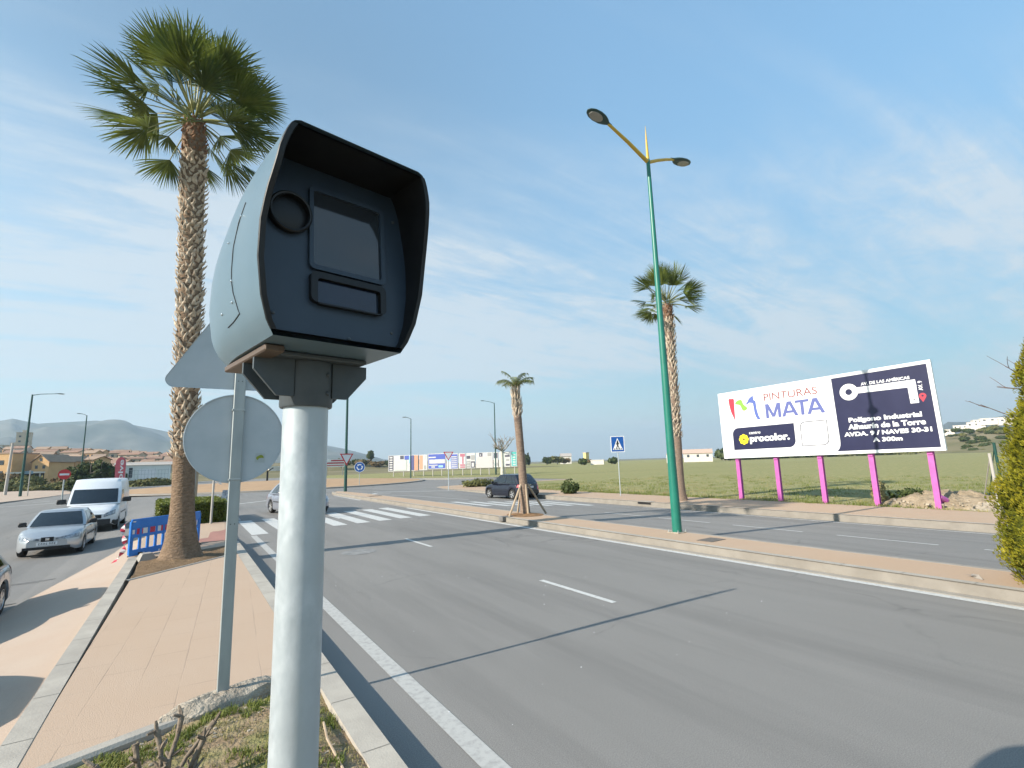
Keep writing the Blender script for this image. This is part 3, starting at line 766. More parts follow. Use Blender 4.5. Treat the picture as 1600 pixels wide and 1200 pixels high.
# hood: black rim and black lining from the rim back to the face plate
FACEV = lambda h: -.203 + .034 * h / .44
mb = MB()
def rim_loop(off, dv, face=False):
    P = []
    for sgn, LVs in ((-1, LV), (1, LV[::-1])):
        for h in LVs:
            hh = max(h, .003) if off == 0 else min(max(h, .012), .466 - .012)
            p = side_pt(hh, 0, 0, sgn); w = max(0.01, abs(p.x) + off)
            P.append(Vector((sgn * w, FACEV(hh) if face else p.y + dv, p.z)))
    return P
mb.loft([rim_loop(0.0002, .001), rim_loop(-.0015, -.003), rim_loop(-.013, -.003), rim_loop(-.015, 0.004), rim_loop(-.018, 0, True)], True)
mb.build("hood", M_visor, sc_root, smooth=35)
mb = MB()
L = rim_loop(-.015, 0, True); n = len(LV)
for i in range(n - 1): mb.quad(L[i], L[2 * n - 1 - i], L[2 * n - 2 - i], L[i + 1])
mb.build("face_plate", M_face, sc_root)
def rrect(x0, x1, y0, y1, r, n=5):
    P = []
    for cx, cy, a0 in ((x1 - r, y1 - r, 0), (x0 + r, y1 - r, pi / 2), (x0 + r, y0 + r, pi), (x1 - r, y0 + r, 3 * pi / 2)):
        for k in range(n + 1):
            a = a0 + pi / 2 * k / n; P.append((cx + r * cos(a), cy + r * sin(a)))
    return P
def onface(p, d):
    z = 2.35 + (p[1] + zpole - 2.35) * .985 - zpole
    return Vector((-.504 + (p[0] + .504) * .985, FACEV(z - ZB) - d, z))
def face_ring(mb, outer, inner, d, d0=0.0):
    mb.loft([[onface(p, d0) for p in outer], [onface(p, d) for p in outer], [onface(p, d) for p in inner], [onface(p, d0) for p in inner]], True)
zq = lambda z: z - zpole
mb = MB(); face_ring(mb, rrect(-.072, .132, zq(2.828), zq(3.052), .014), rrect(-.062, .120, zq(2.840), zq(3.040), .008), .010)
wf = mb.build("window_frame", M_face, sc_root, smooth=40)
for u_, z_ in ((-.150, 2.70), (.150, 2.70), (-.165, 3.03), (.165, 3.03), (.03, 2.665)):
    mb = MB(); mb.lathe([(.0045, 0), (.0045, .0022), (.002, .004), (.0003, .004)], 10, 0, Matrix.Translation(onface((u_, zq(z_)), 0)) @ Matrix.Rotation(pi / 2, 4, 'X'))
    mb.build("screw", M_bracket, sc_root, smooth=40)
mb = MB(); mb.poly([onface(p, .003) for p in rrect(-.0625, .1205, zq(2.8395), zq(3.0405), .008)]); mb.build("window_glass", M_glasscam, sc_root)
mb = MB(); face_ring(mb, rrect(-.070, .128, zq(2.742), zq(2.820), .014), rrect(-.054, .112, zq(2.738), zq(2.804), .008), .016)
mb.build("slot_hood", M_visor, sc_root, smooth=40)
mb = MB(); mb.poly([onface(p, .006) for p in rrect(-.052, .104, zq(2.742), zq(2.802), .006)])
mb.build("slot_glass", mat("blue_black_glass", (0.008, 0.013, 0.030), rough=0.12, spec=0.7), sc_root)
# lens port, with its ring standing off the face
Ml = Matrix.Translation(onface((-.119, zq(2.957)), -.008)) @ Matrix.Rotation(pi / 2, 4, 'X')
mb = MB(); mb.lathe([(.050, -.002), (.050, .026), (.047, .029), (.043, .028), (.041, .010), (.0, .010)], 40, 0, Ml, False, False)
lens = mb.build("lens_port", M_visor, sc_root, smooth=40)
mb = MB(); mb.lathe([(.041, .0125), (.03, .015), (.015, .017), (.001, .0175)], 40, 0, Ml, False, True)
mb.build("lens_glass", mat("lens_black_glass", (0.010, 0.012, 0.014), rough=0.35, spec=0.35), lens, smooth=179)
# base strip coloured like paving reflected in it, mounting bracket, collar
mb = MB(); mb.box(-.150, -.105, -.135, .21, ZB - .018, ZB - .001, 0, None, .003); mb.build("base_reflection", M_basereflect, sc_root)
mb = MB(); mb.box(-.125, .130, -.085, .105, ZB - .013, ZB - .001, 0, None, .003)
for v in (-.043, .043):
    for sg in (-1, 1):
        P_ = [(.050, ZB - .0135), (.147, ZB - .0135), (.147, ZB - .046), (.092, ZB - .108), (.050, ZB - .108)]
        mb.prism([(sg * x, z) for x, z in P_][::sg], v - .005, v + .005, 0, Matrix(((1, 0, 0, 0), (0, 0, 1, 0), (0, 1, 0, 0), (0, 0, 0, 1))))
mb.build("mounting_bracket", M_bracket, sc_root)
ZC = 2.508 - zpole
mb = MB(); mb.lathe([(.0565, ZC), (.064, ZC), (.066, ZC + .004), (.066, ZB - .0145), (.058, ZB - .0135)], 40, 0, None, False, False)
col = mb.build("collar", M_bracket, sc_root, smooth=40)
for a, z in ((-60, .085), (-60, .035), (-160, .04), (20, .06)):
    mb = MB(); Mx = Matrix.Rotation(radians(a), 4, 'Z') @ Matrix.Translation((.0655, 0, ZC + z)) @ Matrix.Rotation(pi / 2, 4, 'Y')
    mb.lathe([(.0065, -.002), (.0065, .003), (.004, .006), (.0005, .006)], 10, 0, Mx)
    mb.build("bolt", M_bracket, col, smooth=40)
mb = MB(); mb.lathe([(.0562, -0.25)] + [(.0562, .1 + .2 * i) for i in range(11)] + [(.0562, ZC + .01)], 48)
mb.build("pole", M_galv, sc_root, smooth=60)
# seam and screws of the service door on the cabinet's left side
def side_at(v, z, off, sgn=-1):
    h = z - ZB; v0, v1 = interp(VF, h), interp(VB, h); p = side_pt(h, (v - v0) / (v1 - v0), off, sgn); return p
seam = [(-.100, 2.985), (-.075, 2.94), (-.058, 2.89), (-.048, 2.83), (-.052, 2.77), (-.078, 2.715), (-.02, 2.708), (.045, 2.705)]
P = []
for (a, b), (c, d) in zip(seam, seam[1:]):
    for k in range(5): P.append(side_at(a + (c - a) * k / 5, zq(b + (d - b) * k / 5), .0002))
mb = MB(); mb.tube(P, .0016, 5); mb.build("door_seam", M_visor, sc_root)
for v, z in ((-.085, 2.955), (.0, 2.915), (-.035, 2.752), (.06, 2.745), (-.05, 2.80)):
    mb = MB(); p = side_at(v, zq(z), 0)
    mb.lathe([(.0036, 0), (.0036, .002), (.002, .0035), (.0003, .0035)], 8, 0, Matrix.Translation(p) @ Matrix.Rotation(-pi / 2, 4, 'Y'))
    mb.build("screw", M_chrome, sc_root, smooth=40)
mb = MB(); mb.lathe([(.16, -.01), (.155, .03), (.10, .045), (.0565, .05)], 24, 0, None, True, False)
mb.build("footing", M_conc, sc_root, smooth=40)

# ------------------------------------------------------------------ traffic signs seen from behind, on the steel post
KS = 5.86 / 5.72
SX, SY = 0.405 * KS, 5.72 * KS
ts = thing("sign_post", "grey steel post carrying a round and a triangular traffic sign seen from behind", "traffic sign", (SX, SY, 0.20), radians(0.5))
mb = MB()
mb.loft([[Vector((x, y, z)) for x, y in ((-.052, -.030), (-.046, -.036), (.046, -.036), (.052, -.030), (.052, .012), (-.052, .012))] for z in (-0.15, 4.25)], True, True, True)
mb.build("post", M_galv2, ts)
for z in (1.60, 3.05):
    for x in (-.018, .018):
        mb = MB(); mb.lathe([(.005, 0), (.005, .002), (.0005, .002)], 8, 0, Matrix.Translation((x, -.0362, z + .02)) @ Matrix.Rotation(pi / 2, 4, 'X'))
        mb.build("post_hole", M_black, ts)
cz = 2.35 + .319 * KS - .20
mb = MB()
My = Matrix.Translation((-0.012, .016, cz)) @ Matrix.Rotation(pi / 2, 4, 'X')
mb.lathe([(.0005, -.004), (.448, -.004), (.4545, -.010), (.456, .012), (.447, .014), (.446, .004), (.0005, .004)], 64, 0, Matrix.Translation((-0.012, .020, cz)) @ Matrix.Rotation(pi / 2, 4, 'X'), False, False)
disc = mb.build("round_sign_back", M_signback, ts, smooth=30)
for z in (cz - .43, cz + .28):
    mb = MB(); mb.box(-.062, .062, -.040, .016, z, z + .022, 0, None, .003)
    mb.build("clamp", M_galv2, ts)
tz = 2.35 + .815 * KS - .20; hw = .615 * KS; r = .075
tri = []
A = [(-hw - .075, tz), (hw + .075, tz), (0, tz + (hw + .075) * 1.732)]
for i in range(3):
    p, q, s = Vector(A[i - 1]), Vector(A[i]), Vector(A[(i + 1) % 3])
    d1, d2 = (p - q).normalized(), (s - q).normalized(); c = q + (d1 + d2).normalized() * (2 * r); t1 = q + d1 * (r * 1.732); t2 = q + d2 * (r * 1.732)
    a1 = atan2(t1.y - c.y, t1.x - c.x); a2 = atan2(t2.y - c.y, t2.x - c.x)
    while a2 < a1: a2 += 2 * pi
    for k in range(8): a = a1 + (a2 - a1) * k / 7; tri.append((c.x + r * cos(a), c.y + r * sin(a)))
mb = MB(); cen = Vector((0, tz + .4))
def trip(sc, y): return [Vector((cen.x + (x - cen.x) * sc, y, cen.y + (z - cen.y) * sc)) for x, z in tri]
mb.loft([trip(.985, .016), trip(1, .010), trip(1, .028), trip(.98, .030)], True, False, False)
mb.loft([trip(.985, .016), trip(.3, .0162)], True, False, True); mb.loft([trip(.98, .030), trip(.97, .026)], True, False, True)
mb.build("triangular_sign_back", M_signback, ts, smooth=30)
# small peeling sticker on the disc
mb = MB(); sx, sz = .225, cz - .205
mb.poly([(sx + x, .0135, sz + z) for x, z in ((-.05, -.045), (.045, -.05), (.048, .045), (-.044, .05))])
mb.build("sticker", mat("pale_sticker", (0.36, 0.40, 0.40), rough=0.5), disc)
mb = MB()
mb.poly([(sx + x, .0125, sz + z) for x, z in ((-.036, -.012), (-.02, -.022), (-.012, -.004), (.014, .002), (.034, -.004), (.030, .022), (.006, .034), (-.02, .022), (-.038, .010))])
mb.build("sticker_mark", mat("sticker_green", (0.22, 0.26, 0.03), rough=0.5), disc)
# broken concrete footing round the post
mb = MB(); rings = []
random.seed(3)
for k, (rr, h) in enumerate(((1.0, -.05), (.95, .02), (.82, .055), (.55, .08), (.2, .085))):
    ring = []
    for i in range(36):
        a = 2 * pi * i / 36
        rad = rr * (1 + .22 * nz(cos(a) * 2 + 5, sin(a) * 2, k * .3) + .10 * nz(cos(a) * 6, sin(a) * 6, k))
        ring.append(Vector((.52 * rad * cos(a) + .20 * cos(a + .5) * rad * .3, .20 * rad * sin(a) + .17 * cos(a) * rad, h + .035 * nz(cos(a) * 3, sin(a) * 3, rr * 4))))
    rings.append(ring)
mb.loft(rings, True, False, True)
tag(mb.build("concrete_footing", M_conc, None, smooth=25, loc=(SX + .03, SY - .03, .19)), "lump of broken rough concrete round the foot of the grey sign post", "concrete lump")

# ------------------------------------------------------------------ palms
def trunk_rings(path, prof, n=20, seed=0, wob=.03):
    rings = []
    for z, r in prof:
        p = path(z)
        rings.append([Vector((p.x + cos(2 * pi * k / n) * r * (1 + wob * nz(cos(2 * pi * k / n) * 2 + seed, sin(2 * pi * k / n) * 2, z * 1.5)), p.y + sin(2 * pi * k / n) * r * (1 + wob * nz(cos(2 * pi * k / n) * 2, sin(2 * pi * k / n) * 2 + seed, z * 1.5)), z)) for k in range(n)])
    return rings
def boots(mb, path, z0, z1, rad, dz, per, L, W, mi=0, out=.06):
    z = z0; row = 0
    while z < z1:
        r = rad(z) if callable(rad) else rad
        for k in range(per):
            if random.random() < .06: continue
            a = 2 * pi * (k + .5 * (row % 2) + random.uniform(-.18, .18)) / per
            p = path(z); d = Vector((cos(a), sin(a), 0)); t = Vector((-sin(a), cos(a), 0))
            l = L * random.uniform(.7, 1.2); w = W * random.uniform(.75, 1.15); o = out * random.uniform(.3, 1.9); tw = random.uniform(-1.3, 1.3) * w; t = (t + Vector((0, 0, random.uniform(-.55, .55)))).normalized()
            base = p + d * (r - .03); U = Vector((0, 0, 1))
            zc = random.uniform(-.3, .3) * dz
            b0 = base - t * w + U * zc; b1 = base + t * w + U * zc
            m0 = base - t * w * .72 + d * (o * .7 + .02) + U * (l * .55 + zc); m1 = base + t * w * .72 + d * (o * .7 + .02) + U * (l * .55 + zc)
            tip0 = base + t * (tw - w * .25) + d * (o + .045) + U * (l + zc); tip1 = base + t * (tw + w * .30) + d * (o + .035) + U * (l * random.uniform(.8, 1.0) + zc)
            mid = base + d * (o * .7 + .05) + U * (l * .5 + zc)
            mb.add([b0, b1, m0, m1, tip0, tip1, mid], [(0, 6, 2), (0, 1, 6), (1, 3, 6), (2, 6, 4), (6, 5, 4), (6, 3, 5)], mi)
        z += dz; row += 1
def fan_leaf(mb, base, az, el, plen, R, spread=2.0, nseg=34, droop=.55, mi=0, mp=1, fold=.25, roll=0.0):
    d = Vector((cos(az) * cos(el), sin(az) * cos(el), sin(el)))
    side = Vector((-sin(az), cos(az), 0)); side = (Matrix.Rotation(roll, 3, d) @ side)
    P = []; p = Vector(base); dd = d.copy()
    for k in range(7):
        P.append(p.copy()); p = p + dd * (plen / 6); dd = (dd + Vector((0, 0, -.055))).normalized()
    mb.tube(P, [.030, .024, .020, .018, .016, .014, .012], 5, mp)
    hub = P[-1]; ax = dd; nrm = side.cross(ax).normalized()
    ax = (ax - nrm * fold).normalized(); nrm = side.cross(ax).normalized()
    for i in range(nseg):
        u = (i + .5) / nseg * 2 - 1; ang = u * spread
        ang += random.uniform(-.02, .02)
        dirv = ax * cos(ang) + side * sin(ang)
        dirv = (dirv + nrm * (.42 * abs(sin(ang)) - .10 + random.uniform(-.06, .06))).normalized()
        per = (side * cos(ang) - ax * sin(ang))
        l = R * (1 - .22 * abs(u) ** 2) * random.uniform(.90, 1.08)
        hwid = l * .55 * spread / nseg * 1.12
        pts = []; q = hub.copy(); dv = dirv.copy()
        ts_ = (0, .18, .38, .58, .76, .90, 1.0); ws = (.06, .42, .85, .95, .62, .30, .03)
        for k, t in enumerate(ts_):
            if k:
                dl = (t - ts_[k - 1]) * l; q = q + dv * dl
                g = droop * (.05 + .75 * max(0, t - .45)) * (1 + .5 * random.uniform(-.3, .6))
                dv = (dv + Vector((0, 0, -g * .42))).normalized()
            w = hwid * ws[k]; z = (.5 if i % 2 else -.5) * w * .7
            pts.append((q - per * w + nrm * z, q + per * w - nrm * z))
        b = len(mb.v)
        for a_, b_ in pts: mb.v.append(tuple(a_)); mb.v.append(tuple(b_))
        for k in range(len(pts) - 1):
            mb.f.append([b + 2 * k, b + 2 * k + 1, b + 2 * k + 3, b + 2 * k + 2]); mb.m.append(mi)
def palm(name, label, loc, H, lean, prof, bz, bR, leaves, R, plen, seed, mat_tr=M_trunk, dz=.15, per=11, bl=.26, bw=.085, redz=.8, hanging=0):
    random.seed(seed)
    root = thing(name, label, "palm tree", loc)
    path = lambda z: Vector((lean[0] * z / H + lean[2] * sin(z / H * pi) , lean[1] * z / H, 0)) if True else None
    pz = lambda z: Vector((path(z).x, path(z).y, z))
    mb = MB(); mb.loft(trunk_rings(path, prof, 22, seed), True, True, True)
    mb.build("trunk", mat_tr, root, smooth=60)
    mb = MB(); boots(mb, pz, bz, H - redz, bR, dz, per, bl, bw, 0)
    boots(mb, pz, H - redz, H - .05, lambda z: bR * .92, dz * .9, per, bl * .9, bw, 1)
    mb.build("leaf_bases", [M_boot, M_bootred], root)
    mb = MB(); top = pz(H)
    for i, (az, el) in enumerate(leaves):
        b = top + Vector((cos(az) * .16, sin(az) * .16, .05 + .35 * max(0, sin(el))))
        fan_leaf(mb, b, az, el, plen * random.uniform(.85, 1.15), R * random.uniform(.88, 1.08), random.uniform(.95, 1.45), 36, random.uniform(.5, 1.05), 0, 1, random.uniform(.1, .5), random.uniform(-.9, .9))
    mb.build("crown", [M_frond, M_petiole], root)
    return root
random.seed(11)
lv = []
for i in range(12): lv.append((2 * pi * i / 12 + random.uniform(-.4, .4), radians(random.uniform(60, 85))))
for i in range(18): lv.append((2 * pi * i / 18 + random.uniform(-.3, .3), radians(random.uniform(32, 58))))
for i in range(16): lv.append((2 * pi * i / 16 + .3 + random.uniform(-.3, .3), radians(random.uniform(5, 28))))
for i in range(12): lv.append((2 * pi * i / 12 + random.uniform(-.3, .3), radians(random.uniform(-40, -8))))
P1 = [(-.15, .60), (.02, .54), (.18, .45), (.45, .375), (.8, .32), (1.2, .275), (1.7, .255), (2.3, .25), (2.8, .255), (3.4, .265), (6, .265), (9, .275), (11.6, .29), (12.1, .22)]
palm("palm_tree", "tall thick fan palm with shaggy trunk rising from the tree bed by the blue barrier", (0.0, 15.55, .14), 12.05, (-.42, 0, .02), P1, 2.6, .272, lv, 1.18, 1.18, 21, M_trunk, .13, 12, .20, .068, 1.0)
random.seed(5)
lv2 = []
for i in range(9): lv2.append((2 * pi * i / 9 + random.uniform(-.4, .4), radians(random.uniform(55, 80))))
for i in range(15): lv2.append((2 * pi * i / 15 + random.uniform(-.3, .3), radians(random.uniform(18, 48))))
for i in range(11): lv2.append((2 * pi * i / 11 + random.uniform(-.3, .3), radians(random.uniform(-14, 14))))
P2 = [(-.1, .50), (.05, .44), (.4, .36), (1.0, .315), (2.0, .30), (3.0, .31), (6, .30), (10, .27), (11.0, .28), (11.25, .2)]
palm("palm_tree", "fan palm behind the green double lamp, on the far pavement beside the field", (22.75, 18.35, -.02), 11.15, (.25, 0, 0), P2, 3.4, .31, lv2, 1.05, 1.12, 31, M_trunk2, .19, 10, .34, .075, .9)
# small feather palm in the median, propped by timber stakes
random.seed(8)
fp = thing("palm_tree", "thin young palm with sparse feathery crown held by timber props in the median", "palm tree", (11.82, 17.35, .18))
pl = lambda z: Vector((-.30 * max(0, z / 5.0) ** 1.2, 0, z))
mb = MB(); mb.loft(trunk_rings(lambda z: pl(z), [(-.1, .23), (.1, .215), (.5, .19), (1.2, .175), (2.2, .165), (3.2, .165), (4.0, .17), (4.4, .15), (5.15, .09)], 16, 2), True, True, True)
for z in [i * .33 + .3 for i in range(12)]:
    p = pl(z); rr = .19 - .02 * min(1, z)
    mb.loft([[Vector((p.x + (rr + .004) * cos(a), p.y + (rr + .004) * sin(a), z + dz_)) for a in [2 * pi * k / 16 for k in range(16)]] for dz_ in (0, .018)], True, False, False, 0)
mb.build("trunk", M_trunk2, fp, smooth=50)
mb = MB(); boots(mb, pl, 4.0, 5.2, lambda z: .17 - .04 * (z - 4.0), .12, 7, .42, .05, 0, .05); mb.build("leaf_bases", M_boot, fp)
mb = MB(); top = pl(5.2)
for i in range(11):
    az = 2 * pi * i / 11 + random.uniform(-.3, .3); el = radians(random.uniform(55, 86)); q = top.copy(); d = Vector((cos(az) * cos(el), sin(az) * cos(el), sin(el)))
    pts = []
    for k in range(13):
        pts.append(q.copy()); q = q + d * .085; d = (d + Vector((cos(az) * .04, sin(az) * .04, -.13))).normalized()
    mb.tube(pts, [.022 - .0014 * k for k in range(13)], 4, 1)
    for k in range(2, 13):
        t = (pts[k] - pts[k - 1]).normalized(); s = t.cross(Vector((0, 0, 1))).normalized()
        for sg in (-1, 1):
            for e in (0, .5):
                a = pts[k - 1].lerp(pts[k], e); dv = (s * sg * .8 + t * .6 + Vector((0, 0, .1))).normalized(); l = .27 * (1 - .3 * abs(k - 7) / 6) * random.uniform(.8, 1.2)
                m_ = a + dv * l * .5; e_ = a + dv * l + Vector((0, 0, -.16 * random.uniform(.6, 1.4))); wv = t * .014
                mb.add([a - wv, a + wv, m_ + wv * 1.2, m_ - wv * 1.2, e_], [(0, 1, 2, 3), (3, 2, 4)], 0)
mb.build("crown", [M_feather, M_petiole], fp)
for a, rr in ((radians(195), .95), (radians(-95), .34), (radians(-10), .98), (radians(90), .8)):
    mb = MB(); p0 = Vector((rr * cos(a), rr * sin(a) * .75, .0)); p1 = Vector((.17 * cos(a) - .04, .17 * sin(a), 1.25))
    mb.tube([p0, p1], .045, 6); mb.build("prop", M_timber, fp)
mb = MB(); rings = []
for rr, h in ((1.0, .205), (.8, .225), (.3, .26)): rings.append([Vector((11.75 + rr * .72 * cos(2 * pi * k / 20) * (1 + .1 * nz(k * .7, 3)), 17.3 + rr * .85 * sin(2 * pi * k / 20), h + .015 * nz(k, rr * 5))) for k in range(20)])
mb.loft(rings, True, False, True); struct(mb.build("palm_bed_soil", mat("rusty_bed_soil", (0.30, 0.165, 0.07), (0.16, 0.09, 0.045), 8, 7, 0.95, bump=1.0, bscale=20, bdist=0.05)))

# ------------------------------------------------------------------ street lamps
def lamp_head(mb_h, mb_l, M):
    prof = [(-.14, .042, .04), (0, .06, .055), (.10, .13, .075), (.25, .195, .09), (.46, .22, .09), (.66, .19, .075), (.79, .115, .05), (.84, .04, .025)]
    rings = []
    for x, w, h in prof:
        rings.append([M @ Vector((x, w * cos(a), (h if sin(a) > 0 else h * .45) * sin(a))) for a in [2 * pi * k / 16 for k in range(16)]])
    mb_h.loft(rings, True, True, True)
    mb_l.loft([[M @ Vector((.50 + .25 * k_ * cos(2 * pi * k / 24), .155 * k_ * sin(2 * pi * k / 24), z)) for k in range(24)] for k_, z in ((1.0, -.036), (.97, -.052), (.05, -.054))], True, False, True)
dl = thing("street_lamp", "tall green street lamp with two yellow arms and a spike, standing in the median", "street lamp", (12.03, 9.88, .2))
mb = MB(); mb.lathe([(.135, 0), (.135, .02), (.132, 1.0), (.122, 2.0), (.110, 4), (.088, 7), (.068, 10), (.060, 11.75), (.060, 11.78)], 20); mb.build("pole", M_green, dl, smooth=50)
mb = MB(); mb.box(-.2, .2, -.2, .2, -.02, .02, 0, None, .006); mb.build("base_plate", M_conc, dl)
for s_ in ((-1, -1), (-1, 1), (1, -1), (1, 1)):
    mb = MB(); mb.lathe([(.02, .02), (.02, .05), (.008, .05), (.008, .09), (.0005, .09)], 8, 0, Matrix.Translation((s_[0] * .165, s_[1] * .165, 0))); mb.build("anchor_bolt", M_galv2, dl, smooth=40)
mb = MB(); mb.lathe([(.055, 11.70), (.055, 11.80), (.05, 11.85), (.028, 12.5), (.004, 13.0)], 12); mb.build("spike", M_yellow, dl, smooth=50)
mb = MB(); mb.tube([(-.04, 0, 11.70), (-.9, 0, 12.10), (-1.72, 0, 12.42)], [.065, .056, .046], 12); mb.build("arm", M_yellow, dl, smooth=50)
mb = MB(); mb.tube([(.04, 0, 11.70), (.5, 0, 11.92), (.95, 0, 12.10), (1.32, 0, 12.22)], [.058, .052, .046, .040], 12); mb.build("arm", M_yellow, dl, smooth=50)
for (bx, bz, sg, tl) in ((-1.72, 12.42, -1, .18), (1.32, 12.22, 1, .10)):
    h, l = MB(), MB(); M = Matrix.Translation((bx, 0, bz)) @ Matrix(((sg, 0, 0, 0), (0, 1, 0, 0), (0, 0, 1, 0), (0, 0, 0, 1))) @ Matrix.Rotation(-tl, 4, 'Y')
    lamp_head(h, l, M); ho = h.build("lamp_head", M_head, dl, smooth=50); l.build("lamp_glass", M_lens, ho)
def single_lamp(label, loc, H, arm, rz, r0=.11):
    t = thing("street_lamp", label, "street lamp", loc, rz)
    mb = MB(); mb.lathe([(r0, 0), (r0 * .85, H * .3), (r0 * .6, H * .95), (r0 * .5, H)], 12); mb.build("pole", M_dgreen, t, smooth=50)
    mb = MB(); mb.tube([(0, 0, H - .1), (arm * .35, 0, H + .1), (arm, 0, H + .22)], [.05, .04, .035], 8); mb.build("arm", M_dgreen, t, smooth=50)
    h, l = MB(), MB(); lamp_head(h, l, Matrix.Translation((arm, 0, H + .22))); ho = h.build("lamp_head", M_head, t, smooth=50); l.build("lamp_glass", M_lens, ho)
    return t
single_lamp("dark green street lamp at left, leaning over the service road past the no entry sign", (-18.0, 90, -.30), 13.5, 2.4, 0, .17)
single_lamp("thin dark street lamp standing behind the white van and the green bush", (-17.6, 130, -.2), 14.4, .9, radians(215), .15)
single_lamp("green lamp pole at the median tip that carries the give way sign", (11.95, 45.9, .2), 12.6, 1.6, radians(180), .14)
single_lamp("tall lamp beside the bare white tree behind the dark car", (50.1, 83.2, 0), 14.0, 2.6, radians(190), .15)
single_lamp("short thin lamp in front of the left part of the poster boards", (32.9, 83.5, 0.1), 10.4, .8, radians(185), .11)

# ------------------------------------------------------------------ small signs
def plate_mesh(pts, y0, y1): 
    mb = MB(); mb.loft([[Vector((x, y0, z)) for x, z in pts], [Vector((x, y1, z)) for x, z in pts]], True, True, True); return mb
def flat(pts, y): 
    mb = MB(); mb.poly([(x, y, z) for x, z in pts]); return mb
def circ(r, n=32, cx=0, cz=0, a0=0, a1=2 * pi): return [(cx + r * cos(a0 + (a1 - a0) * k / n), cz + r * sin(a0 + (a1 - a0) * k / n)) for k in range(n)]
# pedestrian crossing sign
cs = thing("crossing_sign", "square blue pedestrian crossing sign on a thin pole at the edge of the field", "traffic sign", (23.40, 23.45, 0), radians(-30))
mb = MB(); mb.tube([(0, .03, -.1), (.0, .03, 3.75)], .03, 8); mb.build("post", M_galv, cs, smooth=50)
mb = plate_mesh(rrect(-.45, .45, 2.78, 3.82, .04), -.012, .012); mb.build("sign_plate", M_white, cs)
mb = flat(rrect(-.405, .405, 2.825, 3.775, .03), -.0135); fpn = mb.build("blue_panel", M_signblue, cs)
mb = flat([(-.33, 2.93), (.33, 2.93), (0, 3.70)], -.015); mb.build("white_triangle", M_white, fpn)
mb = MB()
def bl(a, b, w, y=-.0165):
    a, b = Vector(a), Vector(b); n_ = Vector((-(b - a).y, (b - a).x)).normalized() * w / 2
    mb.poly([(p.x, y, p.y) for p in (a - n_, b - n_, b + n_, a + n_)])
mb.poly([(x, -.0165, z) for x, z in circ(.045, 16, -.0, 3.50)])
bl((-.0, 3.46), (.0, 3.22), .10); bl((0, 3.24), (-.09, 3.02), .055); bl((.0, 3.24), (.09, 3.02), .055); bl((-.02, 3.43), (-.10, 3.27), .04); bl((.02, 3.43), (.10, 3.29), .04)
for k in range(5): bl((-.22 + .11 * k - .02, 2.95), (-.20 + .11 * k - .01, 3.03), .055)
mb.build("walking_figure", M_black, fpn)
# give way signs
def give_way(label, loc, rz, zc, half, post):
    t = thing("give_way_sign", label, "traffic sign", loc, rz)
    if post:
        mb = MB(); mb.tube([(0, .05, -.1), (0, .05, zc + .1)], .04, 8); mb.build("post", M_galv, t, smooth=50)
    h = half * 1.732
    T = lambda k: [(x * k, zc + z * k) for x, z in ((-half, h / 3), (0, -2 * h / 3), (half, h / 3))]
    mb = plate_mesh(T(1.0), -.012, .012); pl_ = mb.build("sign_plate", M_red, t)
    mb = flat(T(.74), -.0145); mb.build("white_centre", M_white, pl_)
    return t
give_way("red and white give way triangle on the green lamp pole at the median tip", (11.95, 45.72, 0.2), radians(8), 2.98, .62, False)
give_way("red and white give way triangle on its own pole before the poster boards", (20.5, 42.6, 0.0), radians(-15), 3.2, .48, True)
# roundabout sign
rs = thing("roundabout_sign", "round blue roundabout sign with white arrows on the earth island", "traffic sign", (17.4, 60.6, .2), radians(-12))
mb = MB(); mb.tube([(0, .05, -.3), (0, .05, 2.5)], .035, 8); mb.build("post", M_galv2, rs, smooth=50)
mb = plate_mesh(circ(.62, 36, 0, 2.1), -.012, .012); dp = mb.build("sign_plate", M_white, rs)
mb = flat(circ(.57, 36, 0, 2.1), -.0135); mb.build("blue_disc", M_signblue, dp)
mb = MB()
for k in range(3):
    a0 = radians(90 + 120 * k - 40)
    ring = [(.38, .24)]
    for i in range(9):
        a = a0 + radians(75) * i / 9; b = a0 + radians(75) * (i + 1) / 9
        mb.poly([(r_ * cos(t_), -.0155, 2.1 + r_ * sin(t_)) for r_, t_ in ((.24, a), (.36, a), (.36, b), (.24, b))])
    a = a0 + radians(75)
    mb.poly([(r_ * cos(t_), -.0155, 2.1 + r_ * sin(t_)) for r_, t_ in ((.17, a), (.43, a), (.30, a + .5))])
mb.build("arrows", M_white, dp)
# no entry sign
ne = thing("no_entry_sign", "red no entry disc with a white bar on a grey post behind the parked cars", "traffic sign", (-9.40, 61.0, -.33), 0)
mb = MB(); mb.tube([(0, .06, -.1), (0, .06, 2.9)], .06, 8); mb.build("post", M_galv2, ne, smooth=50)
zc = 2.80 + .33 - .35
mb = plate_mesh(circ(.46, 36, 0, zc), -.012, .012); dp = mb.build("sign_plate", M_red, ne)
mb = flat(rrect(-.34, .34, zc - .085, zc + .085, .01), -.014); mb.build("white_bar", M_white, dp)
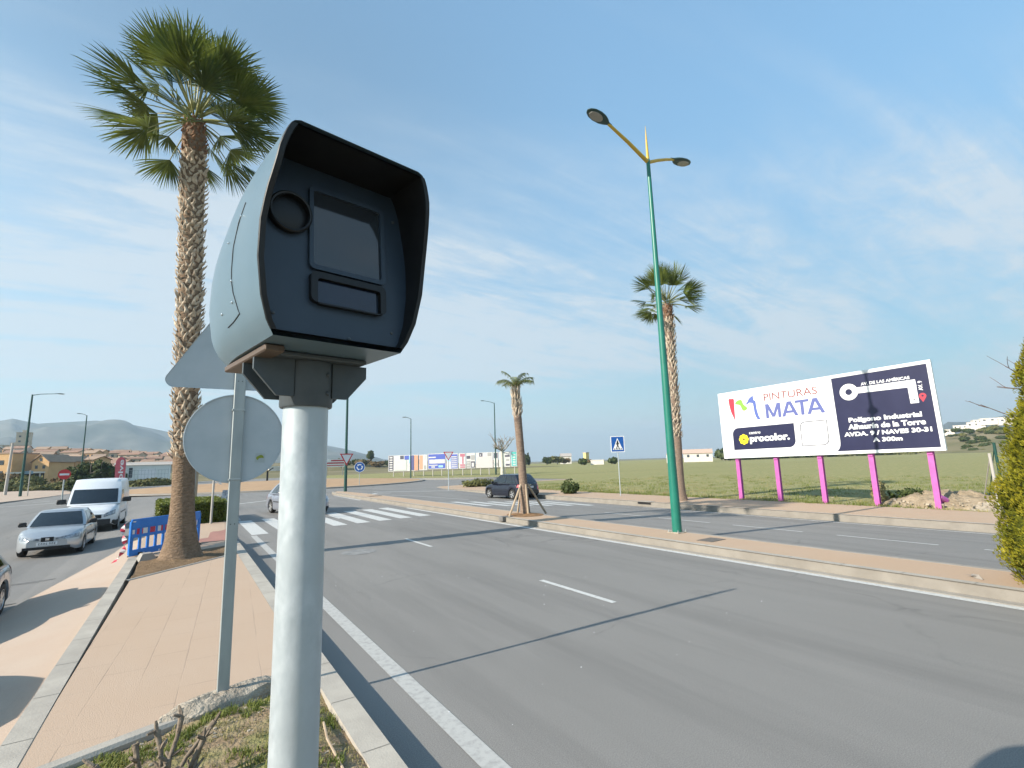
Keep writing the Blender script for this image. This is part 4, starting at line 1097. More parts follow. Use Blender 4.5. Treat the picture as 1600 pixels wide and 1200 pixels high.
# plain posts and sign backs on the tip of the pavement
bs = thing("crossing_sign", "back of a square sign on a thin pole in the hedge beside the paving", "traffic sign", (0.98, 25.3, .12), radians(5))
mb = MB(); mb.tube([(0, -.03, -.2), (0.04, -.03, 3.65)], .045, 8); mb.build("post", M_wirepost, bs, smooth=50)
mb = plate_mesh(rrect(-.42, .50, 2.75, 3.7, .04), -.012, .012); mb.build("sign_plate", M_signback, bs)
bp = thing("sign_post", "stout pale timber post standing behind the clipped hedge", "post", (0.48, 36.0, .05))
mb = MB(); mb.box(-.14, .0, -.09, .09, -.1, 2.6, 0, None, .01); mb.build("pale_face", M_wirepost, bp)
mb = MB(); mb.box(.001, .12, -.089, .089, -.1, 2.6, 0, None, .01); mb.build("dark_face", M_timber, bp)

# ------------------------------------------------------------------ the big billboard
BBX, BBY = 25.15, 17.0
bb = thing("billboard", "big white and navy paint shop billboard on five magenta posts", "billboard", (BBX, BBY, 0))
def BP(s, t, d=0.0): return Vector((-d, -s, 2.21 + .011 * s + t))      # s to the right as seen, t up, d out of the board
mb = MB(); mb.loft([[BP(s, t, d) for s, t in ((0.03, 0), (9.76, 0), (9.70, 3.64), (0.0, 3.60))] for d in (-.10, 0.0)], True, True, True); mb.build("panel", M_white, bb)
mb = MB()
o_ = [(0.0, -.02), (9.78, -.02), (9.73, 3.66), (-.03, 3.62)]; i_ = [(.10, .07), (9.68, .07), (9.63, 3.56), (.08, 3.52)]
mb.loft([[BP(s, t, -.11) for s, t in o_], [BP(s, t, .022) for s, t in o_], [BP(s, t, .022) for s, t in i_], [BP(s, t, .0) for s, t in i_]], True)
mb.build("frame", mat("frame_white", (0.74, 0.76, 0.76), rough=0.4), bb)
for i, y in enumerate((16.34, 14.20, 12.07, 9.93, 7.81)):
    mb = MB(); s = BBY - y; zt = 2.21 + .011 * s
    x0 = .11
    mb.box(x0 + .06, x0 + .20, -s - .075, -s + .075, -.3, zt + 3.3)           # web
    mb.box(x0 + .04, x0 + .06, -s - .10, -s + .10, -.3, zt + 3.3); mb.box(x0 + .20, x0 + .22, -s - .10, -s + .10, -.3, zt + 3.3)
    mb.box(x0 - .0, x0 + .04, -s - .09, -s + .09, zt - .16, zt - .08)
    mb.build("post", M_magenta, bb)
    if i == 4:
        mb = MB(); mb.tube([(x0 + .2, -s, .45), (x0 + .55, -s - .1, .30)], .13, 10); mb.build("brace_foot", M_magenta, bb)
def art(name, pts, m, d=.006, parent=None): 
    mb = MB(); mb.poly([BP(s, t, d) for s, t in pts]); return mb.build(name, m, parent or bb)
def bez(pts, n=10):
    """Closed outline smoothed with Catmull-Rom."""
    out = []; k = len(pts)
    for i in range(k):
        p0, p1, p2, p3 = [Vector(pts[(i + j) % k]) for j in (-1, 0, 1, 2)]
        for q in range(n):
            t = q / n
            out.append(tuple(.5 * ((2 * p1) + (p2 - p0) * t + (2 * p0 - 5 * p1 + 4 * p2 - p3) * t * t + (3 * p1 - p0 - 3 * p2 + p3) * t ** 3)))
    return out
def write(name, s, x0, x1, y0, y1, m, d=.007, bold=0.0, parent=None, rot=False, slope=0.0):
    vs, fs = text2d(s, bold)
    mb = MB()
    if rot: V = [BP(x0 + (1 - v) * 0 + (x1 - x0) * (1 - v), y0 + (y1 - y0) * u, d) for u, v in vs]
    else: V = [BP(x0 + (x1 - x0) * u, y0 + (y1 - y0) * v + slope * u, d) for u, v in vs]
    mb.add(V, fs); return mb.build(name, m, parent or bb)
# navy field with its rounded lower left corner
cr = [(6.02 - .25 + .25 * cos(a), .36 + .25 * sin(a) - .25 * 0 - .0) for a in [0, -.3, -.6, -.9, -1.2, -1.5]]
art("navy_field", [(5.80, .12), (9.63, .12), (9.58, 3.52), (5.95, 3.50), (6.00, .62), (5.995, .5), (5.98, .38), (5.94, .27), (5.88, .18)], M_navy, .004)
art("red_stroke", bez([(.59, 3.20), (.75, 3.23), (.91, 3.19), (.90, 2.75), (.87, 2.06), (.78, 2.25), (.66, 2.6)], 5), M_redink)
art("green_stroke", bez([(.97, 2.92), (1.10, 3.08), (1.35, 3.10), (1.45, 2.85), (1.66, 2.62), (1.50, 2.50), (1.36, 2.55), (1.24, 2.82)], 5), M_greenink)
art("blue_stroke", [(1.56, 2.80), (1.68, 2.95), (1.78, 3.10), (1.90, 3.19), (2.03, 3.25), (2.05, 3.0), (2.15, 2.95), (2.17, 2.5), (2.24, 2.15), (2.34, 1.95), (2.16, 1.96), (2.08, 2.12), (2.03, 2.35), (1.99, 2.84), (1.90, 2.87), (1.80, 2.90), (1.70, 2.83)], M_blueink)
write("red_lettering", "PINTURAS", 2.62, 5.27, 2.88, 3.25, M_redthin, .007, 0.0)
mb = MB(); dd_ = [.0065]
def stroke(a, b, w0, w1=None, flat_=True):
    w1 = w0 if w1 is None else w1; dd_[0] += .0003
    mb.poly([BP(s, t, dd_[0]) for s, t in ((a[0] - w0 / 2, a[1]), (a[0] + w0 / 2, a[1]), (b[0] + w1 / 2, b[1]), (b[0] - w1 / 2, b[1]))])
y0_, y1_ = 1.96, 2.70
for a, b in (((2.72, y0_), (2.72, y1_)), ((2.745, y1_), (3.04, y0_ + .05)), ((3.335, y1_), (3.04, y0_ + .05)), ((3.36, y0_), (3.36, y1_))): stroke(a, b, .155)
for c in (3.88, 5.12):
    stroke((c - .325, y0_), (c - .02, y1_), .165); stroke((c + .325, y0_), (c + .02, y1_), .165); stroke((c, 2.12), (c, 2.245), .36, .27)
stroke((4.50, y0_), (4.50, 2.58), .155); stroke((4.50, 2.575), (4.50, y1_), .66)
mb.build("blue_lettering", M_lilac, bb)
def badge(x0, x1, y0, y1, r):
    P = [(x0, y0)]
    P += [(x1 - r + r * sin(a), y0 + r - r * cos(a)) for a in [pi / 2 * k / 7 for k in range(8)]]
    P += [(x1, y1)]
    P += [(x0 + r - r * sin(a), y1 - r + r * cos(a)) for a in [pi / 2 * k / 7 for k in range(8)]]
    return P
bd = art("navy_badge", badge(.65, 4.0, .42, 1.60, .34), M_navy, .004)
fl = MB()
for k in range(8):
    a = 2 * pi * k / 8; c = (1.27 + .185 * cos(a), .965 + .185 * sin(a)); fl.poly([BP(*q, .0065) for q in circ(.098, 14, *c)])
fl.poly([BP(*q, .0078) for q in circ(.19, 20, 1.27, .965)])
fl.build("yellow_flower", M_yellowink, bd)
art("flower_centre", circ(.06, 14, 1.27, .965), M_brownink, .0092, bd)
write("small_lettering", "centro", 1.60, 2.24, 1.21, 1.345, M_white, .007, .02, bd)
write("white_lettering", "procolor.", 1.61, 3.73, .69, 1.17, M_white, .007, .05, bd)
ob_, ib_ = badge(4.28, 5.54, .44, 1.62, .26), badge(4.312, 5.508, .472, 1.588, .240)
mb = MB(); mb.loft([[BP(*q, .006) for q in ob_], [BP(*q, .006) for q in ib_]], True); ol = mb.build("outline_box", M_navy, bb)
for k, (a, b) in enumerate(((4.45, 5.15), (4.45, 5.25), (4.45, 5.35))):
    t = 1.22 - .17 * k; x = a; mb = MB()
    while x < b:
        w = random.uniform(.05, .12); mb.poly([BP(*q, .006) for q in ((x, t), (min(b, x + w), t), (min(b, x + w), t + .05), (x, t + .05))]); x += w + .03
    mb.build("faint_line", mat("very_faint_print", (0.50, 0.51, 0.51), rough=.5), ol)
mp = MB()
def ringp(r0, r1, cx, cy, d, n=40):
    mp.loft([[BP(cx + r1 * cos(2 * pi * k / n), cy + r1 * sin(2 * pi * k / n), d) for k in range(n)], [BP(cx + r0 * cos(2 * pi * k / n), cy + r0 * sin(2 * pi * k / n), d) for k in range(n)]], True)
ringp(.14, .375, 6.62, 2.77, .0072)
mp.poly([BP(*q, .0065) for q in ((6.95, 2.93), (9.13, 2.94), (9.15, 2.64), (6.95, 2.66))]); mp.poly([BP(*q, .0068) for q in ((8.84, 2.66), (9.14, 2.66), (9.155, 1.96), (8.86, 1.96))])
mdg = mp.build("map_route", M_white, bb)
art("route_line", [(6.99, 2.80), (9.0, 2.80), (9.0, 2.785), (6.99, 2.785)], M_greyink, .0080, mdg)
art("route_dot", circ(.03, 12, 9.0, 2.10), M_navy, .0080, mdg)
art("map_pin", [(9.30 + .125 * cos(a), 2.22 + .125 * sin(a)) for a in [radians(-35 + 250 * k / 20) for k in range(21)]] + [(9.29, 1.97)], M_redink, .0065)
art("pin_hole", circ(.04, 12, 9.30, 2.23), M_navy, .0080)
write("street_lettering", "AV. DE LAS AMÉRICAS", 7.14, 8.96, 2.985, 3.15, M_white, .0065, .035)
write("avenue_lettering", "AV. 9", 9.20, 9.35, 2.45, 2.85, M_white, .0065, .03, None, True)
write("address_line", "Polígono Industrial", 6.46, 9.18, 1.33, 1.60, M_white, .0065, .045)
write("address_line", "Alhaurín de la Torre", 6.40, 9.27, 1.06, 1.30, M_white, .0065, .045)
write("address_line", "AVDA. 9 / NAVES 30-31", 6.20, 9.44, .755, .955, M_white, .0065, .045)
write("address_line", "A 300m", 7.31, 8.40, .46, .65, M_white, .0065, .045)

# ------------------------------------------------------------------ poster boards far behind the roundabout (prints too far away to read)
A0, A1 = Vector((36.0, 104.3)), Vector((51.8, 80.6))
ax = (A1 - A0).normalized(); nrm2 = Vector((-ax.y, ax.x)) * -1            # towards the viewer
if nrm2.dot(-A0) < 0: nrm2 = -nrm2
inks = {'w': mat('poster_white', (0.50, 0.50, 0.49), (0.44, 0.44, 0.44), .8, 4, .6), 'k': mat("dark_print", (0.06, 0.06, 0.09), rough=.5), 'b': mat("royal_print", (0.055, 0.09, 0.36), rough=.5), 'o': mat("salmon_print", (0.52, 0.26, 0.17), rough=.5),
        'c': mat("sky_print", (0.25, 0.45, 0.66), rough=.5), 'p': mat("pink_print", (0.50, 0.42, 0.42), rough=.5), 'g': mat("pale_green_print", (0.44, 0.49, 0.45), rough=.5), 'm': mat("plum_print", (0.36, 0.12, 0.17), rough=.5),
        'n': mat("navy_poster_print", (0.07, 0.08, 0.20), rough=.5), 't': mat("teal_print", (0.06, 0.36, 0.34), rough=.5), 'y': mat("grey_print", (0.28, 0.28, 0.28), rough=.5)}
TL = (A1 - A0).length
def poster(u0, u1, label, blocks, posts, zoff=0.0, dark=False):
    """u0..u1 along the row (0..1); blocks in board fractions with an ink letter."""
    p0, p1 = A0.lerp(A1, u0), A0.lerp(A1, u1); W = (p1 - p0).length
    t = thing("poster_board", label, "billboard", (p0.x, p0.y, 0.0), atan2(ax.y, ax.x), "poster boards beyond the roundabout")
    z0, z1 = 1.15 + .35 * u0 + zoff, 4.45 - .1 * u0 + zoff
    mb = MB(); mb.box(.02, W - .02, 0, .12, z0, z1); mb.build("panel", inks['w'], t)
    by = {}
    for x0, x1, y0, y1, k in blocks: by.setdefault(k, []).append((x0, x1, y0, y1))
    j = 0
    for k, L in by.items():
        for x0, x1, y0, y1 in L:
            j += 1; mb = MB(); mb.poly([(W * x, -.012 - .006 * j, z0 + (z1 - z0) * y) for x, y in ((x0, y0), (x1, y0), (x1, y1), (x0, y1))])
            mb.build("print", inks[k], t)
    for i in range(posts):
        x = W * (i + .5) / posts
        mb = MB(); mb.box(x - .07, x + .07, .13, .27, -.4, z1 - .1); mb.build("post", M_wirepost, t)
poster(0.0, .27, "pale green poster board with a dark lettered strip and blue corner, first of the row",
       [(.02, .18, .04, .97, 'k')] + [(.05, .15, .08 + .15 * i, .16 + .15 * i, 'w') for i in range(6)] + [(.22, .62, .05, .70, 'g'), (.40, .52, .75, .97, 'k'), (.55, .70, .72, .97, 'b'), (.70, .73, .50, .97, 'c'), (.73, .86, .05, .97, 'n'), (.76, .84, .12, .30, 'w'), (.74, .82, .45, .60, 'w'), (.87, .99, .03, .97, 'o')], 3)
poster(.275, .345, "narrow cream and salmon poster board beside the blue board", [(0.05, .45, .05, .95, 'o'), (.6, .85, .05, .30, 'y'), (.6, .8, .7, .9, 'g')], 1)
poster(.35, .50, "royal blue poster board with pale bars, tallest colour of the row", [(.03, .97, .04, .96, 'b'), (.05, .45, .72, .80, 'w'), (.08, .95, .36, .62, 'w'), (.06, .55, .22, .28, 'w'), (.60, .85, .10, .24, 'c'), (.2, .4, .10, .18, 'w')], 2, .12)
poster(.505, .60, "blue striped poster board next to the royal blue one", [(.05, .35, .5, .96, 'c'), (.38, .95, .04, .95, 'b')] + [(.42, .9, .10 + .13 * i, .17 + .13 * i, 'w') for i in range(6)], 1)
poster(.605, .66, "white poster board with plum bars behind the give way triangle", [(.2, .9, .78, .96, 'm'), (.5, .7, .3, .8, 'm'), (.2, .9, .18, .28, 'm'), (.2, .9, .05, .14, 'm')], 1)
poster(.665, .735, "dark photo poster board with pale rings", [(.04, .48, .04, .50, 'y'), (.04, .46, .62, .82, 'k'), (.53, .96, .04, .45, 'k'), (.62, .86, .10, .36, 'w'), (.55, .95, .55, .85, 'y'), (.1, .4, .18, .22, 'w'), (.1, .4, .34, .38, 'w')], 1)
poster(.74, .87, "pale pink poster board with two grey squares along its top", [(.03, .97, .05, .72, 'p'), (.20, .40, .74, .97, 'k'), (.25, .32, .80, .88, 'w'), (.70, .92, .76, .97, 'y')], 2)
poster(.875, .91, "narrow white poster board with a black wedge", [(.1, .9, .6, .95, 'k'), (.2, .9, .1, .3, 'y')], 1)
poster(.915, 1.0, "white poster board with dark strokes beside the bare tree", [(.05, .5, .08, .9, 'g'), (.55, .95, .66, .78, 'k'), (.6, .95, .08, .2, 'k'), (.65, .9, .4, .52, 'y')], 1)
poster(1.005, 1.05, "teal poster board with a lettered strip, last of the row", [(.1, .9, .04, .97, 't')] + [(.3, .75, .1 + .16 * i, .18 + .16 * i, 'w') for i in range(5)], 1)

# ------------------------------------------------------------------ cars
def car(name, label, cat, loc, rz, P, paint, group=None):
    t = thing(name, label, cat, loc, rz, group)
    L, W, wb, r = P['L'], P['W'], P['wb'], P['r']
    xf, xr = P['xf'], P['xf'] - L              # nose and tail; origin under the middle of the wheelbase
    wx = (wb / 2, -wb / 2); top = P['top']; zs = P.get('sill', .20); hwid = W / 2
    def ztop(x): return interp(top, x)
    ar = r + .055
    def zbot(x):
        z = zs + .10 * smooth01((x - (xf - .25)) / .25) + .12 * smooth01(((xr + .3) - x) / .3)
        for c in wx:
            d = abs(x - c)
            if d < ar: z = max(z, r + sqrt(ar * ar - d * d) * .98)
        return z
    nr, tr_ = P.get('nose', .70), P.get('tail', .84)
    def wid(x):
        a = max(0, (x - (xf - .75)) / .75); b = max(0, ((xr + .65) - x) / .65)
        return hwid * (1 - (1 - nr) * a ** 2.6 - (1 - tr_) * b ** 2.6)
    PF = ((0.0, .955), (.10, .995), (.35, 1.0), (.60, .985), (.80, .955), (.93, .90), (1.0, .80))
    def BS(x, tt, sg, off=0.0):
        zb, zt = zbot(x), ztop(x); k = interp(PF, tt)
        return Vector((x, sg * (wid(x) * k + off), zb + (zt - zb) * tt))
    xs_ = sorted(set([xr + L * i / 90 for i in range(91)] + [c + s * ar for c in wx for s in (-1, -.985, -.94, .94, .985, 1)]))
    TT = (0, .10, .25, .45, .60, .80, .93, 1.0)
    rings = []
    for x in xs_:
        R_ = [BS(x, q, -1) for q in TT]; zt = ztop(x); w1 = wid(x) * .80
        R_ += [Vector((x, -w1 * .6, zt + .022)), Vector((x, 0, zt + .032)), Vector((x, w1 * .6, zt + .022))]
        R_ += [BS(x, q, 1) for q in reversed(TT)]
        rings.append(R_)
    mb = MB(); mb.loft(rings, False); n = len(rings[0]); 
    for k in (0, len(rings) - 1):                     # nose and tail, slightly rounded
        dx = .045 if k else -.045; c = rings[k]
        cen = sum((p for p in c), Vector()) / n
        inner = [cen + (p - cen) * .90 + Vector((dx, 0, 0)) for p in c]
        mb.loft([c, inner] if k else [inner, c], False)
        mb.poly(inner if k else inner[::-1])
    mb.build("body", paint, t, smooth=38)
    mb = MB(); mb.box(xr + .45, xf - .50, -hwid * .78, hwid * .78, zs + .03, r * 2 + .02)
    for c in wx: pass
    mb.build("underbody", M_inside, t)
    # cabin
    zb_, zr = P['belt'], P['roof']; x_wb, x_wt, x_rt, x_rb = P['cabin']; wbt, wrf = hwid * P.get('wbelt', .93), hwid * P.get('wroof', .70)
    NF, NS = 10, 22
    def loop(xa, xb, hw, z, bowf, bowr):
        q = []
        for i in range(NF + 1):
            y = -hw + 2 * hw * i / NF; q.append(Vector((xa + bowf * (1 - (y / hw) ** 2) - bowf, y, z)))
        for i in range(1, NS):
            u = i / NS; q.append(Vector((xa - bowf + (xb - xa + bowf + bowr) * u, hw * (1 + .035 * sin(pi * u)), z)))
        for i in range(NF + 1):
            y = hw - 2 * hw * i / NF; q.append(Vector((xb + bowr - bowr * (1 - (y / hw) ** 2), y, z)))
        for i in range(1, NS):
            u = 1 - i / NS; q.append(Vector((xa - bowf + (xb - xa + bowf + bowr) * u, -hw * (1 + .035 * sin(pi * u)), z)))
        return q
    lb = loop(x_wb, x_rb, wbt, zb_, P.get('bow', .22), .10); lr = loop(x_wt, x_rt, wrf, zr, .10, .06); N_ = len(lb)
    def GS(i, v, off=0.0):
        i0 = int(math.floor(i)) % N_; fr = i - math.floor(i); i1 = (i0 + 1) % N_
        a = lb[i0].lerp(lb[i1], fr); b = lr[i0].lerp(lr[i1], fr); p = a.lerp(b, v)
        tg = (lb[i1] - lb[i0]).normalized(); o = Vector((tg.y, -tg.x, 0)) * -1
        if o.dot(Vector((p.x - (x_wt + x_rt) / 2, p.y * 2.0, 0))) < 0: o = -o
        k = P.get('bulge', .035) * 4 * v * (1 - v)
        nn = (o + Vector((0, 0, .35))).normalized()
        return p + o * k + nn * off
    VV = [i / 8 for i in range(9)]
    rings = [[GS(i, v) for i in range(N_)] for v in VV]
    cx_ = (x_wt + x_rt) / 2
    for s_, dz in ((.96, .022), (.80, .045), (.45, .060), (.02, .064)):
        rings.append([Vector((cx_ + (p.x - cx_) * s_, p.y * s_, zr + dz)) for p in lr])
    mb = MB(); mb.loft(rings, True, False, True); mb.build("cabin", paint, t, smooth=45)
    def pane(nm, i0, i1, v0, v1, m=M_glassdark, off=.006, k0=0, k1=0, parent=None):
        mb = MB(); nI = max(4, int(abs(i1 - i0) * 1.5)); rows = []
        for a in range(7):
            v = v0 + (v1 - v0) * a / 6; rows.append([GS(i0 + k0 * (v - v0) + (i1 + k1 * (v - v0) - i0 - k0 * (v - v0)) * b / nI, v, off) for b in range(nI + 1)])
        mb.loft(rows, False); return mb.build(nm, m, parent or t, smooth=60)
    vt = P.get('vglass', .93)
    pane("windscreen", P.get("wsi", .5), NF - P.get("wsi", .5), .06, vt)
    for s0 in ((0, 1),):
        for (u0, u1) in P['side']:
            pane("side_window", NF + NS * u0, NF + NS * u1, .10, P.get('vside', .90))
            pane("side_window", N_ - NS * u0, N_ - NS * u1, .10, P.get('vside', .90))
    if P.get('rearglass', True): pane("rear_window", NF + NS + .9, 2 * NF + NS - .9, P.get('vr0', .10), .90)
    # wheels
    for c in wx:
        for sg in (-1, 1):
            y = sg * (hwid - .115); M = Matrix.Translation((c, y, r)) @ Matrix.Rotation(-sg * pi / 2, 4, 'X')
            w = thing_part("wheel", t)
            mb = MB(); mb.lathe([(r * .60, -.10), (r * .92, -.10), (r, -.07), (r, .07), (r * .93, .10), (r * .64, .105), (r * .62, .085)], 32, 0, M, False, False); mb.build("tyre", M_rubber, w, smooth=50)
            mb = MB(); mb.lathe([(r * .63, .095), (r * .58, .085), (r * .56, .03), (.001, .03)], 32, 0, M, False, False); mb.build("rim_well", M_inside, w, smooth=50)
            mb = MB(); mb.lathe([(r * .64, .085), (r * .66, .10), (r * .60, .102), (r * .57, .075)], 32, 0, M, False, False)
            mb.lathe([(r * .16, .04), (r * .15, .092), (.001, .094)], 16, 0, M, False, False)
            for k in range(P.get('spokes', 5)):
                a = 2 * pi * k / P.get('spokes', 5); Mr = M @ Matrix.Rotation(a, 4, 'Z')
                sw = P.get('sw', .045)
                mb.loft([[Mr @ Vector((x_, y_, z_)) for x_, y_, z_ in ((r * .1, -sw * .8, z), (r * .62, -sw * 1.15, z + .004), (r * .62, sw * 1.15, z + .004), (r * .1, sw * .8, z))] for z in (.06, .090)], True, True, True)
            mb.build("rim", M_rim, w, smooth=40)
    # lights, plates and trim laid on the body surface
    def patch(nm, x0, x1, t0, t1, sg, m, off=.006, x0b=None, x1b=None, parent=None):
        mb = MB(); rows = []
        x0b = x0 if x0b is None else x0b; x1b = x1 if x1b is None else x1b
        for a in range(5):
            q = t0 + (t1 - t0) * a / 4; xa = x0 + (x0b - x0) * a / 4; xb = x1 + (x1b - x1) * a / 4
            rows.append([BS(xa + (xb - xa) * b / 8, q, sg, off) for b in range(9)])
        mb.loft(rows, False); return mb.build(nm, m, parent or t, smooth=60)
    def nose_x(y, z):
        lo, hi = xf - .75, xf
        f = lambda x: wid(x) * interp(PF, max(0.0, min(1.0, (z - zbot(x)) / max(.05, ztop(x) - zbot(x)))))
        if f(hi) >= abs(y): return xf + .047 * min(1, (f(hi) - abs(y)) / (.12 * hwid))
        for _ in range(24):
            m_ = (lo + hi) / 2
            if f(m_) >= abs(y): lo = m_
            else: hi = m_
        return lo
    for sg in (-1, 1):
        ya, yb, za0, za1, zb0, zb1 = P['lamp']
        mb = MB(); rows = []
        for a in range(7):
            row = []
            for b in range(11):
                y = ya + (yb - ya) * b / 10; e = sin(pi * min(1, .12 + b / 10 * .88) * .5) if b < 10 else 1
                z0_ = za0 + (zb0 - za0) * b / 10; z1_ = za1 + (zb1 - za1) * (b / 10) ** .7; z = z0_ + (z1_ - z0_) * a / 6
                row.append(Vector((nose_x(y, z) + .010, sg * (y + .006), z)))
            rows.append(row)
        mb.loft(rows, False); hl_ = mb.build("headlight", M_headl, t, smooth=60)
        patch("tail_light", xr + .0, xr + .34, *P.get('tlt', (.66, .96)), sg, M_taill, .008, xr + .0, xr + .28)
        for xd in P.get('doors', ()):
            patch("door_gap", xd - .006, xd + .006, .08, .99, sg, M_black, .002)
        for xd in P.get('handles', ()):
            mb = MB(); p = BS(xd, .84, sg, .02); mb.box(p.x - .09, p.x + .09, p.y - .012, p.y + .012, p.z - .014, p.z + .014, 0, None, .005); mb.build("door_handle", paint, t)
        patch("side_moulding", -wb / 2 + ar + .05, wb / 2 - ar - .05, .47, .53, sg, P.get('mould', M_bumper), .010)
        p = GS(NF + NS * P.get('mir', .10) if sg > 0 else N_ - NS * P.get('mir', .10), .08)
        mk = P.get('mirs', 1.0)
        mb = MB(); mb.box(p.x - .06, p.x + .05, min(p.y + sg * .05, p.y + sg * .27 * mk), max(p.y + sg * .05, p.y + sg * .27 * mk), p.z - .02, p.z + .14 * mk, 0, None, .03)
        mb.box(p.x - .02, p.x + .02, min(p.y - sg * .05, p.y + sg * .09), max(p.y - sg * .05, p.y + sg * .09), p.z - .02, p.z + .02)
        mb.build("mirror", P.get('mirmat', M_bumper), t, smooth=40)
    xn = xf + .047
    if P.get('platez'):
        fr_, zc_ = P['platez']; X_ = (xn + P.get('plated', .023)) if fr_ else (xr - .060)
        for i in range(7):
            y = -.19 + .062 * i + (.02 if i > 3 else 0); mb = MB()
            for (a, b, c_, d) in ((-.018, -.008, -.03, .03), (.008, .018, -.03, .03), (-.008, .008, .018, .03)) if i % 3 else ((-.018, .018, .016, .03), (-.018, -.006, -.03, .016), (-.006, .018, -.03, -.018)):
                mb.box(X_ - .001, X_ + .001, y + a, y + b, zc_ + c_, zc_ + d)
            mb.build("plate_mark", M_black, t)
    zn0, zn1 = zbot(xf), ztop(xf); xn = xf + .047
    def nosebox(nm, y0, y1, z0, z1, m, d=.012, parent=None, bev=.004, front=True):
        mb = MB(); X0, X1 = (xn - .02, xn + d) if front else (xr - .047 - d, xr - .027); mb.box(X0, X1, y0, y1, z0, z1, 0, None, bev); return mb.build(nm, m, parent or t)
    for nb in P.get('front', ()): nosebox(*nb)
    for nb in P.get('rear', ()): nosebox(nb[0], *nb[1:5], nb[5], front=False)
    for ex in P.get('patches', ()):
        for sg in (-1, 1): patch(ex[0], ex[1], ex[2], ex[3], ex[4], sg, ex[5], ex[6] if len(ex) > 6 else .012)
    return t
def thing_part(name, parent):
    o = bpy.data.objects.new(name, None); COL.objects.link(o); o.parent = parent; o.empty_display_size = .1
    return o

seat = dict(L=4.25, W=1.72, wb=2.46, r=.30, xf=2.08, top=[(-2.2, .74), (-2.10, .86), (-1.95, .93), (-1.0, .93), (.75, .935), (1.2, .885), (1.7, .79), (1.98, .70), (2.08, .63)],
            belt=.90, roof=1.40, cabin=(1.05, .30, -1.0, -1.75), side=((.10, .46), (.50, .86)), doors=(.75, -.28, -1.15), handles=(-.12, -1.0),
            front=[("grille", -.16, .16, .52, .66, M_black, .012), ("badge", -.05, .05, .555, .63, M_chrome, .020), ("number_plate", -.26, .26, .40, .50, M_plate, .022), ("lower_grille", -.60, .60, .27, .36, M_black, .010)],
            lamp=(.20, .76, .555, .615, .575, .705), sill=.19, mirmat=M_bumper, nose=.66, platez=(True, .45))
P_mpv = dict(L=4.08, W=1.76, wb=2.50, r=.32, xf=2.02, top=[(-2.06, .60), (-2.0, .95), (-1.9, 1.02), (-.6, 1.0), (.9, .97), (1.4, .90), (1.8, .78), (2.02, .66)],
             belt=.96, roof=1.545, cabin=(1.32, .30, -1.45, -1.98), side=((.06, .20), (.22, .52), (.55, .80), (.82, .93)), doors=(.95, -.10, -1.0), handles=(.0, -.9), vside=.88, wroof=.74,
             rear=[("number_plate", -.26, .26, .72, .83, M_plate), ("rear_bumper", -.72, .72, .34, .52, M_bumper), ("badge", -.07, .07, .90, .95, M_chrome)], tlt=(.70, 1.0), lamp=(.40, .80, .58, .66, .62, .80), platez=(False, .775), spokes=5, sw=.035, vr0=.14, tail=.88, bow=.30, mould=M_darkcar)
P_van = dict(L=5.53, W=2.02, wb=3.30, r=.34, xf=2.55, top=[(-3.0, 1.25), (-2.9, 1.30), (1.4, 1.30), (1.75, 1.24), (2.25, 1.10), (2.48, .98), (2.55, .84)],
             belt=1.25, roof=2.42, cabin=(1.88, .90, -2.86, -2.97), side=((.03, .215),), vside=.56, vglass=.62, wbelt=.985, wroof=.86, bulge=.05, bow=.18, doors=(1.55, .40), handles=(.55, -1.2), rearglass=False, sill=.28, tail=.97, nose=.80,
             front=[("grille", -.42, .42, .64, .80, M_black, .014), ("bumper", -.76, .76, .36, .60, M_bumper, .030), ("number_plate", -.26, .26, .46, .56, M_plate, .040), ("badge", -.08, .08, .70, .75, M_chrome, .022)],
             patches=[("bumper_end", 2.02, 2.55, .02, .30, M_bumper, .016)], lamp=(.50, .90, .68, .80, .80, 1.02), mir=.035, mirs=1.5, mould=M_bumper, spokes=6)
car("parked_car", "silver parked hatchback facing us in front of the white van", "car", (-3.77, 24.95, -.325), radians(-90), seat, M_silver)
car("van", "white high roofed panel van parked behind the silver hatchback", "van", (-3.68, 33.35, -.335), radians(-90), P_van, M_vanwhite)
p4 = dict(seat); p4.update(mirmat=M_greycar)
car("parked_car", "dark grey parked car cut off by the left edge of the picture", "car", (-3.72, 12.75, -.30), radians(-90), p4, M_greycar)
car("parked_car", "dark parked car out of the picture whose shadow falls on the near side footpath", "car", (-3.75, 7.3, -.29), radians(-90), p4, M_darkcar)
p5 = dict(seat); p5.update(mirmat=M_silver)
car("moving_car", "light grey car coming towards us over the crossing, mostly behind the camera pole", "car", (5.12, 29.3, 0.0), radians(-79), p5, mat("pale_grey_car_paint", (0.25, 0.27, 0.32), rough=.3, metal=.35, coat=.8)).scale = (1.1, 1.12, 1.12)
o = car("moving_car", "dark blue compact people carrier driving away over the far crossing", "car", (19.55, 30.55, -.185), radians(96), P_mpv, M_darkcar)
o.scale = (1.06, 1.06, 1.06)
